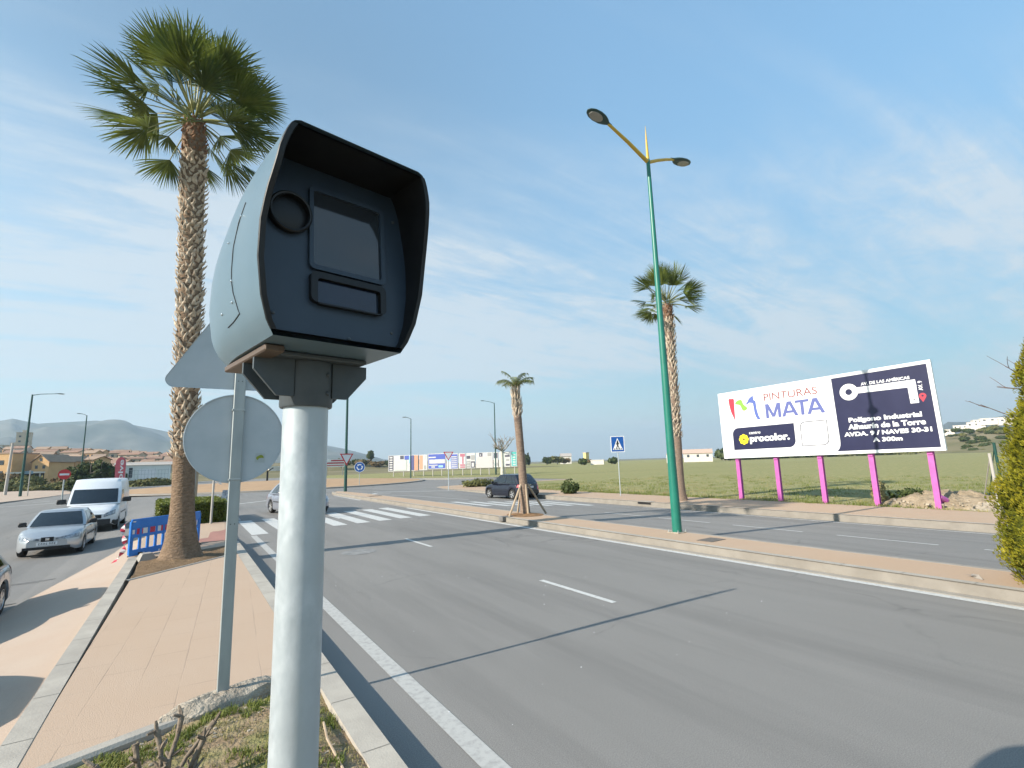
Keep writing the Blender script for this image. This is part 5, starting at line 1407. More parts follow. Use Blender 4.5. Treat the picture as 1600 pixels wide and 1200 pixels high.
# scooter half hidden by the sign post
sco = thing("scooter", "pale grey scooter beside the hedge, mostly hidden by the grey sign post", "scooter", (1.62, 27.6, .06), radians(-90))
for x in (.62, -.62):
    w = thing_part("wheel", sco); M = Matrix.Translation((x, 0, .24)) @ Matrix.Rotation(pi / 2, 4, 'X')
    mb = MB(); mb.lathe([(.15, -.05), (.22, -.05), (.24, 0), (.22, .05), (.15, .05)], 24, 0, M, False, False); mb.build("tyre", M_rubber, w, smooth=50)
    mb = MB(); mb.lathe([(.15, -.03), (.02, -.05), (.02, .05), (.15, .03)], 16, 0, M); mb.build("rim", M_rim, w, smooth=50)
mb = MB(); mb.loft([[Vector((x, y * w, z)) for y, z in ((-1, z0), (1, z0), (.8, z1), (-.8, z1))] for x, w, z0, z1 in ((-.85, .10, .50, .72), (-.5, .17, .30, .80), (-.1, .16, .24, .74), (.05, .14, .20, .32), (.35, .14, .20, .30), (.42, .17, .22, .85), (.58, .12, .30, .98), (.66, .06, .5, .9))], True, True, True); mb.build("body", M_silver, sco, smooth=40)
mb = MB(); mb.box(-.75, .0, -.13, .13, .75, .83, 0, None, .03); mb.build("seat", M_bumper, sco)
mb = MB(); mb.tube([(.5, -.32, 1.02), (.52, 0, 1.0), (.5, .32, 1.02)], .018, 8); mb.tube([(.62, 0, .25), (.5, 0, 1.02)], .03, 8); mb.build("handlebar", M_bumper, sco, smooth=50)
mb = MB(); mb.loft([[Vector((.60 - .12 * k, y * (1 - .25 * k), .98 + .42 * k)) for y in (-.22, -.11, 0, .11, .22)] for k in (0, .5, 1)], False); mb.build("windscreen", M_headl, sco, smooth=60)
for s_ in (-1, 1):
    mb = MB(); mb.lathe([(.001, -.015), (.06, -.012), (.06, .012), (.001, .015)], 14, 0, Matrix.Translation((.52, s_ * .36, 1.15)) @ Matrix.Rotation(pi / 2, 4, 'Y')); mb.tube([(.5, s_ * .30, 1.02), (.52, s_ * .35, 1.12)], .008, 5); mb.build("mirror", M_chrome, sco, smooth=40)
mb = MB(); mb.lathe([(.07, 0), (.07, .02), (.001, .035)], 16, 0, Matrix.Translation((.645, 0, .82)) @ Matrix.Rotation(pi / 2, 4, 'Y')); mb.build("headlight", M_headl, sco, smooth=40)

# ------------------------------------------------------------------ blue plastic barriers and tape
def barrier(label, loc, rz, L):
    t = thing("safety_barrier", label, "barrier", loc, rz, "blue plastic barriers round the tree bed")
    H = 1.0
    zs_ = [.10, .20, .50, .56, .66, .70, H]
    mb = MB(); y0, y1 = -.028, .028
    nb = max(3, int(L / .22)); cw = (L - .10) / nb
    mb.box(0, L, y0, y1, .76, H, 0, None, .012); mb.box(0, L, y0, y1, .06, .22, 0, None, .012); mb.box(0, L, y0, y1, .52, .585, 0, None, .008)
    for k in range(nb + 1):
        x = .0 + (L - .075) * k / nb; mb.box(x, x + .075, y0 + .003, y1 - .003, .21, .77, 0, None, .01)
    mb.box(.01, L - .01, -.012, .012, .58, .765)
    mb.box(-.03, .0, y0 - .004, y1 + .004, .10, H - .06, 0, None, .008); mb.box(L, L + .03, y0 - .004, y1 + .004, .10, H - .06, 0, None, .008)
    mb.build("panel", M_barrier, t, smooth=30)
    xr_ = [.16 + (L - .28) * i / 8 for i in range(9)]
    for nm, par, m in (("red_stripe", 0, M_bred), ("white_stripe", 1, M_bwhite)):
        mb = MB()
        for i in range(8):
            if i % 2 == par: mb.poly([(x, -.0135, z) for x, z in ((xr_[i], .60), (xr_[i + 1], .60), (xr_[i + 1], .745), (xr_[i], .745))])
        mb.build(nm, m, t)
    mb = MB()
    for k in range(nb): 
        x = .0 + (L - .075) * (k + .5) / nb + .037
        mb.poly([(x - .028 + a, -.0295, z) for a, z in ((0, .08), (.056, .08), (.056, .12), (0, .12))]) if k % 2 else None
    mb.poly([(x, -.0295, z) for x, z in ((.02, .92), (.10, .92), (.10, .95), (.02, .95))]); mb.poly([(x, -.0295, z) for x, z in ((.02, .62), (.085, .62), (.085, .73), (.02, .73))])
    mb.build("white_mark", M_bwhite, t)
    for x in (.28, L - .28):
        mb = MB(); mb.loft([[Vector((x - .05, y, z)), Vector((x + .05, y, z)), Vector((x + .05, y, z + .03)), Vector((x - .05, y, z + .03))] for y, z in ((-.30, .0), (-.08, .08), (.0, .12), (.08, .08), (.30, .0))], True, True, True)
        mb.build("foot", M_rubber, t)
    return t
import copy
barrier("blue slatted barrier with a red and white stripe, left of the big palm trunk", (-1.13, 16.62, .16), radians(47), 1.75)
barrier("blue slatted barrier end showing right of the big palm trunk", (.10, 18.0, .14), radians(60), .62)
mb = MB(); random.seed(4); P = []
for k in range(15):
    z = 1.02 - .98 * k / 14; P.append((Vector((-1.17 - .08 * sin(k * .5) - .012 * k, 16.52 - .025 * k, z + .14)), k * .9))
for k in range(14):
    (a, ra), (b, rb) = P[k], P[k + 1]; wa = Vector((cos(ra) * .055, sin(ra) * .04, .02)); wb_ = Vector((cos(rb) * .055, sin(rb) * .04, .02))
    mb.quad(a - wa, a + wa, b + wb_, b - wb_, k % 2)
tag(mb.build("warning_tape", [M_tape_w, M_bred]), "twisted red and white warning tape hanging off the end of the blue barrier", "tape")
mb = MB()
mb.loft([[Vector((x, y, z)) for x, y in ((-.86, 15.75), (-.50, 15.95), (-.62, 16.45), (-.98, 16.3))] if z < .2 else [Vector((-.74 + (x + .74) * .55, 16.1 + (y - 16.1) * .55, z)) for x, y in ((-.86, 15.75), (-.50, 15.95), (-.62, 16.45), (-.98, 16.3))] for z in (.12, .19, .34)], True, True, True)
tag(mb.build("concrete_block", M_kerb), "small grey concrete block weighing down the foot of the blue barrier", "concrete block")

# ------------------------------------------------------------------ foliage
def leaf_cloud(mb, cen, rad, n, size, seed, gate=.0, shell=.55, mi=0, freq=1.3, up=0.2, aspect=1.8):
    """Many small leaves spread through an ellipsoid, thinned by noise so that gaps stay open."""
    rnd = random.Random(seed); k = 0; tries = 0
    while k < n and tries < n * 6:
        tries += 1
        v = Vector((rnd.gauss(0, 1), rnd.gauss(0, 1), rnd.gauss(0, 1))).normalized(); rr = shell + (1 - shell) * rnd.random() ** .6
        lump = 1 + .30 * mnoise.noise(v * 1.6 + Vector((seed, 0, 0))) + .15 * mnoise.noise(v * 4 + Vector((0, seed, 0)))
        p = Vector((cen[0] + v.x * rad[0] * rr * lump, cen[1] + v.y * rad[1] * rr * lump, cen[2] + v.z * rad[2] * rr * lump))
        if mnoise.noise(p * freq + Vector((0, 0, seed * 1.7))) < gate: continue
        a = Vector((rnd.gauss(0, 1), rnd.gauss(0, 1), rnd.gauss(0, 1) + up)).normalized(); b = a.cross(v + Vector((.01, .02, .3)))
        if b.length < .05: continue
        b.normalize(); s = size * rnd.uniform(.6, 1.35)
        mb.add([p - b * s * .5, p + a * s * aspect * .5 + b * s * .05, p + b * s * .5, p - a * s * aspect * .5], [(0, 1, 2, 3)], mi); k += 1
def branch(mb, p, d, l, r, depth, rnd, spread=.6, mi=0, up=.1):
    pts = [p]; q = p.copy(); dd = d.copy(); n = 4
    for i in range(n):
        dd = (dd + Vector((rnd.gauss(0, .12), rnd.gauss(0, .12), rnd.gauss(0, .08) + up * .3))).normalized(); q = q + dd * l / n; pts.append(q.copy())
    mb.tube(pts, [r * (1 - .45 * i / n) for i in range(n + 1)], 5, mi)
    if depth > 0:
        for k in range(rnd.randint(2, 3) + (1 if depth > 1 else 0)):
            t = rnd.randint(2, n); nd = (dd + Vector((rnd.gauss(0, spread), rnd.gauss(0, spread), rnd.gauss(0, spread * .6) + up))).normalized()
            branch(mb, pts[t], nd, l * rnd.uniform(.55, .8), r * .55, depth - 1, rnd, spread, mi, up)

# clipped hedge on the pavement tip
hd = thing("hedge", "clipped yellow green box hedge behind the blue barrier", "hedge", (.35, 25.9, .10), radians(3))
mb = MB(); rnd = random.Random(2)
for k in range(9000):
    x = rnd.uniform(-1.25, 1.22); y = rnd.uniform(-.1, 4.6); z = rnd.uniform(.02, .95)
    f = rnd.random()
    if f < .55: z = .93 + rnd.gauss(0, .03) + .03 * nz(x * 3, y * 3)
    elif f < .82: y = -.1 + rnd.gauss(0, .03)
    elif f < .92: x = 1.22 + rnd.gauss(0, .03)
    else: x = -1.25 + rnd.gauss(0, .03)
    a = Vector((rnd.gauss(0, 1), rnd.gauss(0, 1), rnd.gauss(0, 1) + .4)).normalized(); b = a.orthogonal().normalized(); s = rnd.uniform(.035, .07); p = Vector((x, y, z))
    mb.add([p - b * s * .5, p + a * s, p + b * s * .5, p - a * s * .7], [(0, 1, 2, 3)])
mb.build("foliage", M_hedge, hd)
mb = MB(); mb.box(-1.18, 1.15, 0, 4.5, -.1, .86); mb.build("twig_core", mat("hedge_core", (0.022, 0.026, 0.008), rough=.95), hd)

# golden cypress in the median, cut by the right edge of the picture
cy = thing("conifer", "golden green cone shaped conifer in the median at the right edge", "conifer", (11.72, 1.5, .18))
mb = MB(); rnd = random.Random(9)
def cyr(z): return interp([(.05, 1.12), (.4, 1.28), (.85, 1.27), (1.35, 1.20), (1.8, 1.10), (2.3, .96), (2.8, .90), (3.3, .74), (3.8, .56), (4.3, .34), (4.75, .05)], z)
def cylump(d, z): return 1 + .13 * mnoise.noise(Vector((d.x * 1.6, d.y * 1.6, z * 1.3))) + .13 * mnoise.noise(Vector((d.x * 4, d.y * 4, z * 2.6))) + .07 * mnoise.noise(Vector((d.x * 11, d.y * 11, z * 7)))
for k in range(62000):
    z = 4.72 * (1 - rnd.random() ** .72); a = rnd.uniform(0, 2 * pi); d = Vector((cos(a), sin(a), 0)); t = Vector((-d.y, d.x, 0))
    gap = mnoise.noise(Vector((d.x * 3.4, d.y * 3.4, z * 2.8 + 7)))
    r0 = cyr(z) * cylump(d, z) * (1.04 - .16 * rnd.random() ** 1.6) * (.88 if gap < -.30 else 1)
    ax_ = (d * rnd.uniform(.3, 1.0) + Vector((0, 0, 1.0)) + t * rnd.gauss(0, .45)).normalized(); sp = rnd.uniform(.025, .060)
    b_ = (t * cos(rnd.uniform(-1.3, 1.3)) + d * rnd.uniform(-.8, .8)).normalized() * rnd.uniform(.006, .013); p = d * r0 + Vector((0, 0, z))
    mb.add([p - b_, p + ax_ * sp * .5 - b_ * 1.3, p + ax_ * sp, p + ax_ * sp * .5 + b_ * 1.3, p + b_], [(0, 1, 3, 4), (1, 2, 3)])
mb.build("crown", M_cypress, cy)
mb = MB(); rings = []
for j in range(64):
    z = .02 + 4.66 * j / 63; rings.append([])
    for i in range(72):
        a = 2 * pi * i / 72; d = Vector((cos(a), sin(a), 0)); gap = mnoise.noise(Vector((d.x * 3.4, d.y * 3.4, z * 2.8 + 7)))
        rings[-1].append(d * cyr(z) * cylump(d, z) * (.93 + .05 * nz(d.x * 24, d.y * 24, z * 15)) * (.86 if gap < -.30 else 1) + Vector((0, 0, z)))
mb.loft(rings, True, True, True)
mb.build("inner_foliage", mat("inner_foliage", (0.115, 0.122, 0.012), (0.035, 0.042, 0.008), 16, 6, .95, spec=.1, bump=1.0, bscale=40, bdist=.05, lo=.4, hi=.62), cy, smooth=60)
mb = MB(); mb.tube([(0, 0, -.1), (0, 0, .6)], .09, 8); mb.build("trunk", M_bark, cy)
rnd = random.Random(5)
bt = thing("bare_tree", "bare branching twigs reaching in from the right above the golden conifer", "tree", (15.6, 2.35, -.1))
mb = MB(); mb.tube([(0, 0, -.2), (0, 0, 1.4), (.05, .0, 2.6)], [.10, .085, .07], 8); mb.build("trunk", M_bark, bt)
mb = MB()
for k in range(7): branch(mb, Vector((0, 0, 2.3 + .15 * k)), Vector((-.9 + .3 * rnd.random(), rnd.gauss(0, .5), .35 + .25 * rnd.random())).normalized(), 1.0, .022, 2, rnd, .45, 0, .05)
mb.build("crown", mat("dark_twig", (0.12, 0.075, 0.06), rough=.9), bt)

# bare white-stemmed tree in front of the poster boards
rnd = random.Random(14)
wt = thing("bare_tree", "bare pale stemmed tree in front of the poster boards, behind the dark car", "tree", (50.8, 82.0, 0))
mb = MB(); mb.tube([(0, 0, -.2), (.05, 0, 2.0), (0, 0, 4.6)], [.38, .32, .26], 10); mb.build("trunk", mat("whitewashed_bark", (0.55, 0.53, 0.47), (0.45, 0.42, 0.36), 3, 5, .9), wt)
mb = MB()
for k in range(8):
    a = 2 * pi * k / 8 + rnd.uniform(-.3, .3); branch(mb, Vector((0, 0, 4.3 + .05 * k)), Vector((cos(a) * .85, sin(a) * .85, .55)).normalized(), 2.1, .14, 2, rnd, .5, 0, .12)
mb.build("crown", M_bark, wt)

# pruned stump shrub, dry twig and grass in the planter
rnd = random.Random(6)
ps = thing("pruned_shrub", "leafless pruned shrub with knobbly stubs in the planter grass", "shrub", (-.02, 4.28, .18))
mb = MB()
for k in range(13):
    a = rnd.uniform(0, 2 * pi); d = Vector((cos(a) * .6, sin(a) * .55, .75)).normalized(); p = Vector((rnd.gauss(0, .03), rnd.gauss(0, .03), -.05)); pts = [p]
    L = rnd.uniform(.38, .62)
    for i in range(5): d = (d + Vector((rnd.gauss(0, .16), rnd.gauss(0, .16), .12))).normalized(); p = p + d * L / 5; pts.append(p.copy())
    mb.tube(pts, [.020, .018, .016, .014, .015, .020], 7)
    for j in range(5):
        d2 = (d + Vector((rnd.gauss(0, .8), rnd.gauss(0, .8), rnd.gauss(0, .5)))).normalized(); q = pts[rnd.randint(3, 5)]; mb.tube([q, q + d2 * .035, q + d2 * rnd.uniform(.05, .10)], [.012, .012, .007], 5)
mb.build("stubs", M_twig, ps, smooth=60)
mb = MB(); pts = [Vector((.75, 4.75, .22)), Vector((.82, 4.95, .27)), Vector((.80, 5.1, .24)), Vector((.90, 5.25, .26)), Vector((.93, 5.40, .23))]
mb.tube(pts, [.006, .008, .007, .006, .003], 6); mb.tube([pts[2], Vector((.70, 5.2, .28)), Vector((.68, 5.32, .25))], [.006, .005, .003], 5); mb.tube([pts[1], Vector((.95, 5.0, .30)), Vector((1.0, 5.1, .34))], [.005, .004, .002], 5)
tag(mb.build("dry_twig", M_twig), "dry forked twig lying on the planter soil by the concrete lump", "twig")
mb = MB(); pts = [Vector((1.02, 3.4, .25)), Vector((1.06, 3.9, .23)), Vector((1.05, 4.4, .25)), Vector((1.10, 4.75, .22))]
mb.tube(pts, .010, 6); tag(mb.build("dry_twig", M_timber), "straight pale stick lying along the kerb right of the camera pole", "stick")
def tufts(name, spots, m, seed, h0, h1, per, spread):
    mb = MB(); rnd = random.Random(seed)
    for (x, y, z, s) in spots:
        for k in range(per):
            a = rnd.uniform(0, 2 * pi); r = spread * s * rnd.random() ** .5; p = Vector((x + r * cos(a), y + r * sin(a), z)); b = rnd.uniform(0, 2 * pi); lean = rnd.uniform(.2, 1.0); h = rnd.uniform(h0, h1) * s; w = h * .06 + .0015
            t = Vector((-sin(b), cos(b), 0)) * w; d = Vector((cos(b), sin(b), 0))
            m1 = p + Vector((0, 0, h * .55)) + d * h * .25 * lean; tp = p + Vector((0, 0, h * (1 - .35 * lean))) + d * h * .75 * lean
            mb.add([p - t, p + t, m1 + t * .8, m1 - t * .8, tp], [(0, 1, 2, 3), (3, 2, 4)])
    o = mb.build(name, m); o['kind'] = 'stuff'; return o
rnd = random.Random(12); sp = []; sp2 = []
for k in range(2800):
    x = rnd.uniform(-.9, 1.2); ym = 5.15 + (x + .93) * .378; y = ym - (ym - 2.2) * rnd.random() ** 1.1
    g = nz(x * 1.9 + 3, y * 1.9) + .5 * nz(x * 5, y * 5)
    if g > .05: sp.append((x, y, hplanter(x, y) - .005, rnd.uniform(.5, 1.2)))
    elif rnd.random() < .40: sp2.append((x, y, hplanter(x, y) - .005, rnd.uniform(.4, 1.0)))
tufts("grass", sp, M_grassblade, 1, .025, .07, 14, .05)
tufts("dry_grass", sp2, M_straw, 2, .02, .055, 9, .05)
mb = MB(); rnd = random.Random(44)
for k in range(420):
    x = rnd.uniform(-.9, 1.2); ym = 5.15 + (x + .93) * .378; y = ym - (ym - 3) * rnd.random(); s = rnd.uniform(.004, .016); z = hplanter(x, y)
    P8 = [Vector((x + s * rnd.uniform(.6, 1) * i, y + s * rnd.uniform(.6, 1) * j, z + s * .7 * rnd.uniform(.4, 1) * kk)) for kk in (-1, 1) for i, j in ((-1, -1), (1, -1), (1, 1), (-1, 1))]
    mb.add(P8, [(3, 2, 1, 0), (4, 5, 6, 7), (0, 1, 5, 4), (1, 2, 6, 5), (2, 3, 7, 6), (3, 0, 4, 7)])
struct(mb.build("gravel", M_rock), 'stuff')
# verge in front of the field, and tufts across the field's near part
rnd = random.Random(17); sp = []; sp2 = []
for k in range(4200):
    x = 24.95 + 30 * rnd.random() ** 2.2; y = rnd.uniform(-1, 43)
    g = nz(x * .35, y * .35) + .4 * nz(x * 1.2, y * 1.2)
    (sp if g > -.05 else sp2).append((x, y, fieldz(x, y) - .01, rnd.uniform(.7, 1.5)))
tufts("field_tufts", sp, M_grassblade, 3, .06, .16, 11, .28)
tufts("dry_field_tufts", sp2, M_straw, 4, .05, .13, 9, .28)
mb = MB(); rnd = random.Random(21)
for k in range(260):
    x = 25 + 10 * rnd.random() ** 2; y = rnd.uniform(3, 42); s = rnd.uniform(.02, .07); z = fieldz(x, y)
    P8 = [Vector((x + s * rnd.uniform(.6, 1) * i, y + s * rnd.uniform(.6, 1) * j, z + s * .6 * rnd.uniform(.4, 1) * kk)) for kk in (-1, 1) for i, j in ((-1, -1), (1, -1), (1, 1), (-1, 1))]
    mb.add(P8, [(3, 2, 1, 0), (4, 5, 6, 7), (0, 1, 5, 4), (1, 2, 6, 5), (2, 3, 7, 6), (3, 0, 4, 7)])
struct(mb.build("pebbles", M_rock), 'stuff')
# dirt heaps beside the last billboard post
def heap(name, label, cat, cx, cy, rx, ry, h, m, seed, gx_=44, gy_=44, rough=.35):
    mb = MB()
    for j in range(gy_ + 1):
        for i in range(gx_ + 1):
            u, v = i / gx_ * 2 - 1, j / gy_ * 2 - 1; x, y = cx + u * rx, cy + v * ry; e = max(0, 1 - u * u) * max(0, 1 - v * v)
            z = h * e ** .7 * (1 + rough * (nz(x * .9 + seed, y * .9) + .8 * nz(x * 2.4, y * 2.4 + seed) + .5 * nz(x * 6, y * 6))) - .06 + .0 * e
            mb.v.append((x, y, z))
    for j in range(gy_):
        for i in range(gx_):
            k = j * (gx_ + 1) + i; mb.f.append([k, k + 1, k + gx_ + 2, k + gx_ + 1]); mb.m.append(0)
    return tag(mb.build(name, m, smooth=35), label, cat)
heap("dirt_mound", "low heap of tan earth behind the last magenta post", "earth heap", 27.2, 8.0, 1.9, 2.3, .62, M_dirt, 2)
heap("rubble_heap", "pale rubble and earth heap between the billboard and the conifer", "rubble heap", 26.9, 5.4, 1.8, 1.7, .55, M_rock, 5, rough=.7)
mb = MB(); rnd = random.Random(33)
for k in range(330):
    x, y = rnd.uniform(25.2, 28.3), rnd.uniform(3.9, 9.6); s = .02 + .09 * rnd.random() ** 2.5; z = .15 + .25 * rnd.random() * max(0, 1 - abs(x - 26.9) / 1.8)
    P8 = [Vector((x + s * rnd.uniform(.15, 1) * i, y + s * rnd.uniform(.15, 1) * j, z + s * .8 * rnd.uniform(.2, 1) * kk)) for kk in (-1, 1) for i, j in ((-1, -1), (1, -1), (1, 1), (-1, 1))]
    mb.add(P8, [(3, 2, 1, 0), (4, 5, 6, 7), (0, 1, 5, 4), (1, 2, 6, 5), (2, 3, 7, 6), (3, 0, 4, 7)])
struct(mb.build("rubble", M_rock), 'stuff')
def shrub(name, label, cat, loc, rad, n, size, m, seed, gate=-.15, group=None, stem=True):
    t = thing(name, label, cat, loc, 0, group)
    mb = MB(); leaf_cloud(mb, (0, 0, rad[2] * .85), rad, n, size, seed, gate); mb.build("foliage", m, t)
    if stem:
        mb = MB(); rnd = random.Random(seed)
        for k in range(5): branch(mb, Vector((0, 0, -.05)), Vector((rnd.gauss(0, .5), rnd.gauss(0, .5), 1)).normalized(), rad[2] * .8, rad[2] * .03 + .004, 1, rnd, .5)
        mb.build("stems", M_twig, t)
    return t
shrub("bush", "small green bush among the earth between the last two magenta posts", "bush", (26.9, 9.35, 0), (.75, .7, .38), 1100, .08, M_leafd, 3)
shrub("dry_weed", "clump of tall straw coloured dry weed behind the fourth magenta post", "weed", (26.3, 10.15, 0), (.35, .4, .60), 600, .07, M_straw, 6, -.4)
shrub("bush", "small clipped green bush on the far pavement behind the dark car's tail", "bush", (23.0, 28.0, 0), (.62, .6, .55), 1800, .09, M_leafd, 8, -.3)
shrub("bush", "low flat olive bush on the pavement corner in front of the dark car", "bush", (25.1, 45.0, 0), (2.0, 1.1, .42), 1600, .12, M_leafo, 10)

# ------------------------------------------------------------------ small things on the ground
mb = MB(); mb.box(-.32, .32, -.22, .22, 0, .008); mb.build
tag(mb.build("drain_cover", M_ironcover, None, None, (11.55, 8.42, .197), (0, 0, .05)), "rusty square cover set in the median paving near the green lamp", "cover")
mb = MB(); mb.box(-.45, .45, -.30, .30, 0, .02); tag(mb.build("drain_cover", M_ironcover, None, None, (11.6, 36.5, .197)), "rusty rectangular cover in the far end of the median", "cover")
gi = thing("gully_inlet", "dark angular drain inlet in the face of the far kerb", "drain", (20.98, 19.3, -.2))
mb = MB(); mb.box(-.015, .02, -.45, .45, .08, .19); mb.build("slot", M_black, gi)
mb = MB(); mb.box(-.02, .35, -.50, .50, .2, .225); mb.build("lid", M_kerb, gi)
mb = MB()
for rr, z in ((.48, .006), ): 
    mb.poly([(rr * cos(a) * (1 + .12 * nz(cos(a) * 2, sin(a) * 2)), .9 * rr * sin(a) * (1 + .2 * nz(cos(a) * 3, 5 + sin(a) * 2)), z) for a in [2 * pi * k / 28 for k in range(28)]])
mh = mb.build("manhole_cover", mat("pale_mortar", (0.26, 0.26, 0.25), (0.16, 0.16, 0.16), 5, 8, .9, bump=.5, bscale=20), None, None, (4.15, 14.4, 0)); tag(mh, "round patched manhole cover in the near carriageway", "manhole cover")
mb = MB(); mb.box(-.28, .28, -.16, .16, -.15, .02, 0, None, .01); tag(mb.build("kerb_block", mat("dark_concrete", (0.17, 0.16, 0.15), (0.12, 0.115, 0.11), 9, 6, .9), None, None, (10.86, 17.3, .20)), "dark square concrete block at the kerb by the propped young palm", "concrete block")
mb = MB(); mb.loft([[Vector((x, y * w, z)) for y, z in ((-1, z0), (0, z1), (1, z0))] for x, w, z0, z1 in ((-.16, .01, .0, .01), (-.05, .05, .0, .06), (.06, .05, .005, .05), (.17, .01, .02, .03))], False); mb.add([(-.05, .02, .03), (.08, .14, .03), (.03, .02, .04)], [(0, 1, 2)])
tag(mb.build("dead_leaf", M_bark, None, None, (11.25, 3.1, .2), (0, 0, .7)), "curled dry leaf lying on the median paving", "leaf")
mb = MB(); rnd = random.Random(77)
for k in range(45):
    x, y = rnd.uniform(2.2, 8), rnd.uniform(4, 12); s = rnd.uniform(.004, .011)
    mb.add([(x - s, y - s * .6, .004), (x + s, y - s * .4, .005), (x + s * .8, y + s * .7, .005), (x - s * .5, y + s, .004), (x, y, .004 + s * .7)], [(0, 1, 4), (1, 2, 4), (2, 3, 4), (3, 0, 4)])
struct(mb.build("litter", M_bwhite), 'stuff')
# field fence at the right edge
for x, y, h, m, lb in ((24.6, 5.85, 2.15, M_wirepost, "pale leaning fence post beside the golden conifer"), (27.5, 6.35, 2.55, M_dgreen, "dark green fence post beyond the pale one at the right")):
    t = thing("fence_post", lb, "fence post", (x, y, 0)); mb = MB(); mb.tube([(.12, 0, -.3), (0, 0, h)], .05, 8); mb.build("post", m, t, smooth=50)
    mb = MB(); mb.tube([(0, 0, h * .95), (2.2, 1.0, .0)], .02, 6); mb.build("stay", m, t)

# ------------------------------------------------------------------ far vegetation
def tree_kind(name, label, cat, loc, rad, hz, n, size, m, seed, group=None, gate=-.1):
    t = thing(name, label, cat, loc, 0, group)
    mb = MB(); rnd = random.Random(seed)
    for k in range(5):
        a = rnd.uniform(0, 2 * pi); c = (cos(a) * rad[0] * .45, sin(a) * rad[1] * .45, hz + rnd.uniform(-.3, .4) * rad[2])
        leaf_cloud(mb, c, (rad[0] * .62, rad[1] * .62, rad[2] * .68), n // 5, size, seed * 7 + k, gate, .35, 0, .8)
    mb.build("crown", m, t)
    mb = MB(); r = max(.08, rad[0] * .05); mb.tube([(0, 0, -.5), (.1, 0, hz)], [r * 1.3, r], 7)
    for k in range(4): branch(mb, Vector((.1, 0, hz * .7)), Vector((rnd.gauss(0, .6), rnd.gauss(0, .6), .9)).normalized(), rad[2], r * .5, 1, rnd)
    mb.build("trunk", M_bark, t); return t
def lz(x, y): return hland(x, y) if y > 114 else -.3
tree_kind("bushy_tree", "big dark green bushy tree behind the white van, beside the red flag", "tree", (-13.2, 106, -.4), (3.3, 2.6, 2.5), 2.6, 6500, .34, M_leafd, 3)
tree_kind("bushy_tree", "smaller dark green tree between the white van's roof and the red flag", "tree", (-10.2, 108, -.4), (1.6, 1.6, 1.5), 2.0, 2200, .3, M_leafd, 5)
rnd = random.Random(31)
def scrub(label, cat, px, py, rad, m, seed, n=1500, size=.35, group=None):
    return shrub("bush", label, cat, (px, py, lz(px, py) - .1), rad, n, size, m, seed, -.2, group, False)
for k in range(11):
    x = -44 + 3.1 * k + rnd.uniform(-.8, .8); y = 136 + rnd.uniform(-6, 9)
    scrub("mixed scrub bush on the bank below the orange houses", "bush", x, y, (rnd.uniform(2.2, 3.6), 2.2, rnd.uniform(1.1, 1.9)), (M_leafd, M_leafb, M_leafo, M_leafb)[k % 4], 40 + k, 1300, .36, "scrub bushes on the bank")
for k in range(8):
    x = -30 + 2.6 * k + rnd.uniform(-.5, .5); y = 120 + rnd.uniform(-2, 6)
    scrub("low olive bush along the far edge of the left footpath", "bush", x, y, (rnd.uniform(1.5, 2.4), 1.6, rnd.uniform(.6, .95)), M_leafo, 60 + k, 900, .28, "low bushes behind the left footpath")
scrub("grassy green bank in front of the pale shed fence", "bank", -5.4, 116, (3.6, 1.6, 1.0), M_leafo, 71, 2600, .26)
# shed, fence and feather flag
sh = thing("shed", "long pale sheet metal shed behind the fence left of the big palm", "shed", (-12.2, 128, .9))
mb = MB(); mb.box(0, 9.2, 0, 6, 0, 3.1); mb.build("wall", M_shed, sh)
mb = MB(); mb.loft([[Vector((x, y, z)) for y, z in ((-.3, 3.1), (3, 3.75), (6.3, 3.1))] for x in (-.3, 9.5)], False); mb.build("roof", mat("shed_roof", (0.40, 0.36, 0.32), rough=.7), sh)
mb = MB(); mb.box(4.0, 6.8, -.06, -.01, .0, 2.3); mb.build("door", M_white, sh)
for x in (1.2, 2.3): mb = MB(); mb.box(x, x + .6, -.05, -.01, .6, 2.6); mb.build("window", M_window, sh)
fn = thing("fence", "tall grey mesh fence panels in front of the pale shed", "fence", (-12.0, 124.5, .0))
mb = MB()
for i in range(17):
    x = i * .55; mb.box(x - .02, x + .02, -.02, .02, 0, 3.3 if i % 4 == 0 else 3.0)
mb.build("post", M_galv2, fn)
mb = MB()
for z in (.5, 1.2, 2.1, 2.9): mb.box(0, 8.8, -.015, .015, z, z + .045)
mb.build("rail", M_galv2, fn)
ff = thing("feather_flag", "red feather shaped flag with white letters behind the white van", "flag", (-8.15, 100, -.2))
mb = MB(); Pp = [(0, 0, 0), (0, 0, 3.6), (-.05, 0, 4.5), (-.25, 0, 5.0), (-.6, 0, 5.25)]; mb.tube(Pp, .03, 6); mb.build("pole", M_galv2, ff)
mb = MB(); fo = [(-.02, .9), (-.02, 3.6), (-.07, 4.45), (-.26, 4.95), (-.6, 5.2), (-1.0, 5.05), (-1.28, 4.6), (-1.35, 3.8), (-1.25, .9)]
mb.loft([[Vector((x, y + .05 * sin(z * 2), z)) for x, z in fo] for y in (-.012, .012)], True, True, True); fb = mb.build("flag_cloth", mat("flag_red", (0.46, 0.075, 0.10), (0.56, 0.14, 0.17), 1.4, 4, .75), ff)
mb = MB(); vs, fs = text2d("olve", .02)
mb.add([Vector((-.30 - .75 * v * .8 + .0, -.075, 4.75 - 3.2 * (1 - u) - .0)) for u, v in vs], fs)
mb.build("lettering", M_white, fb)
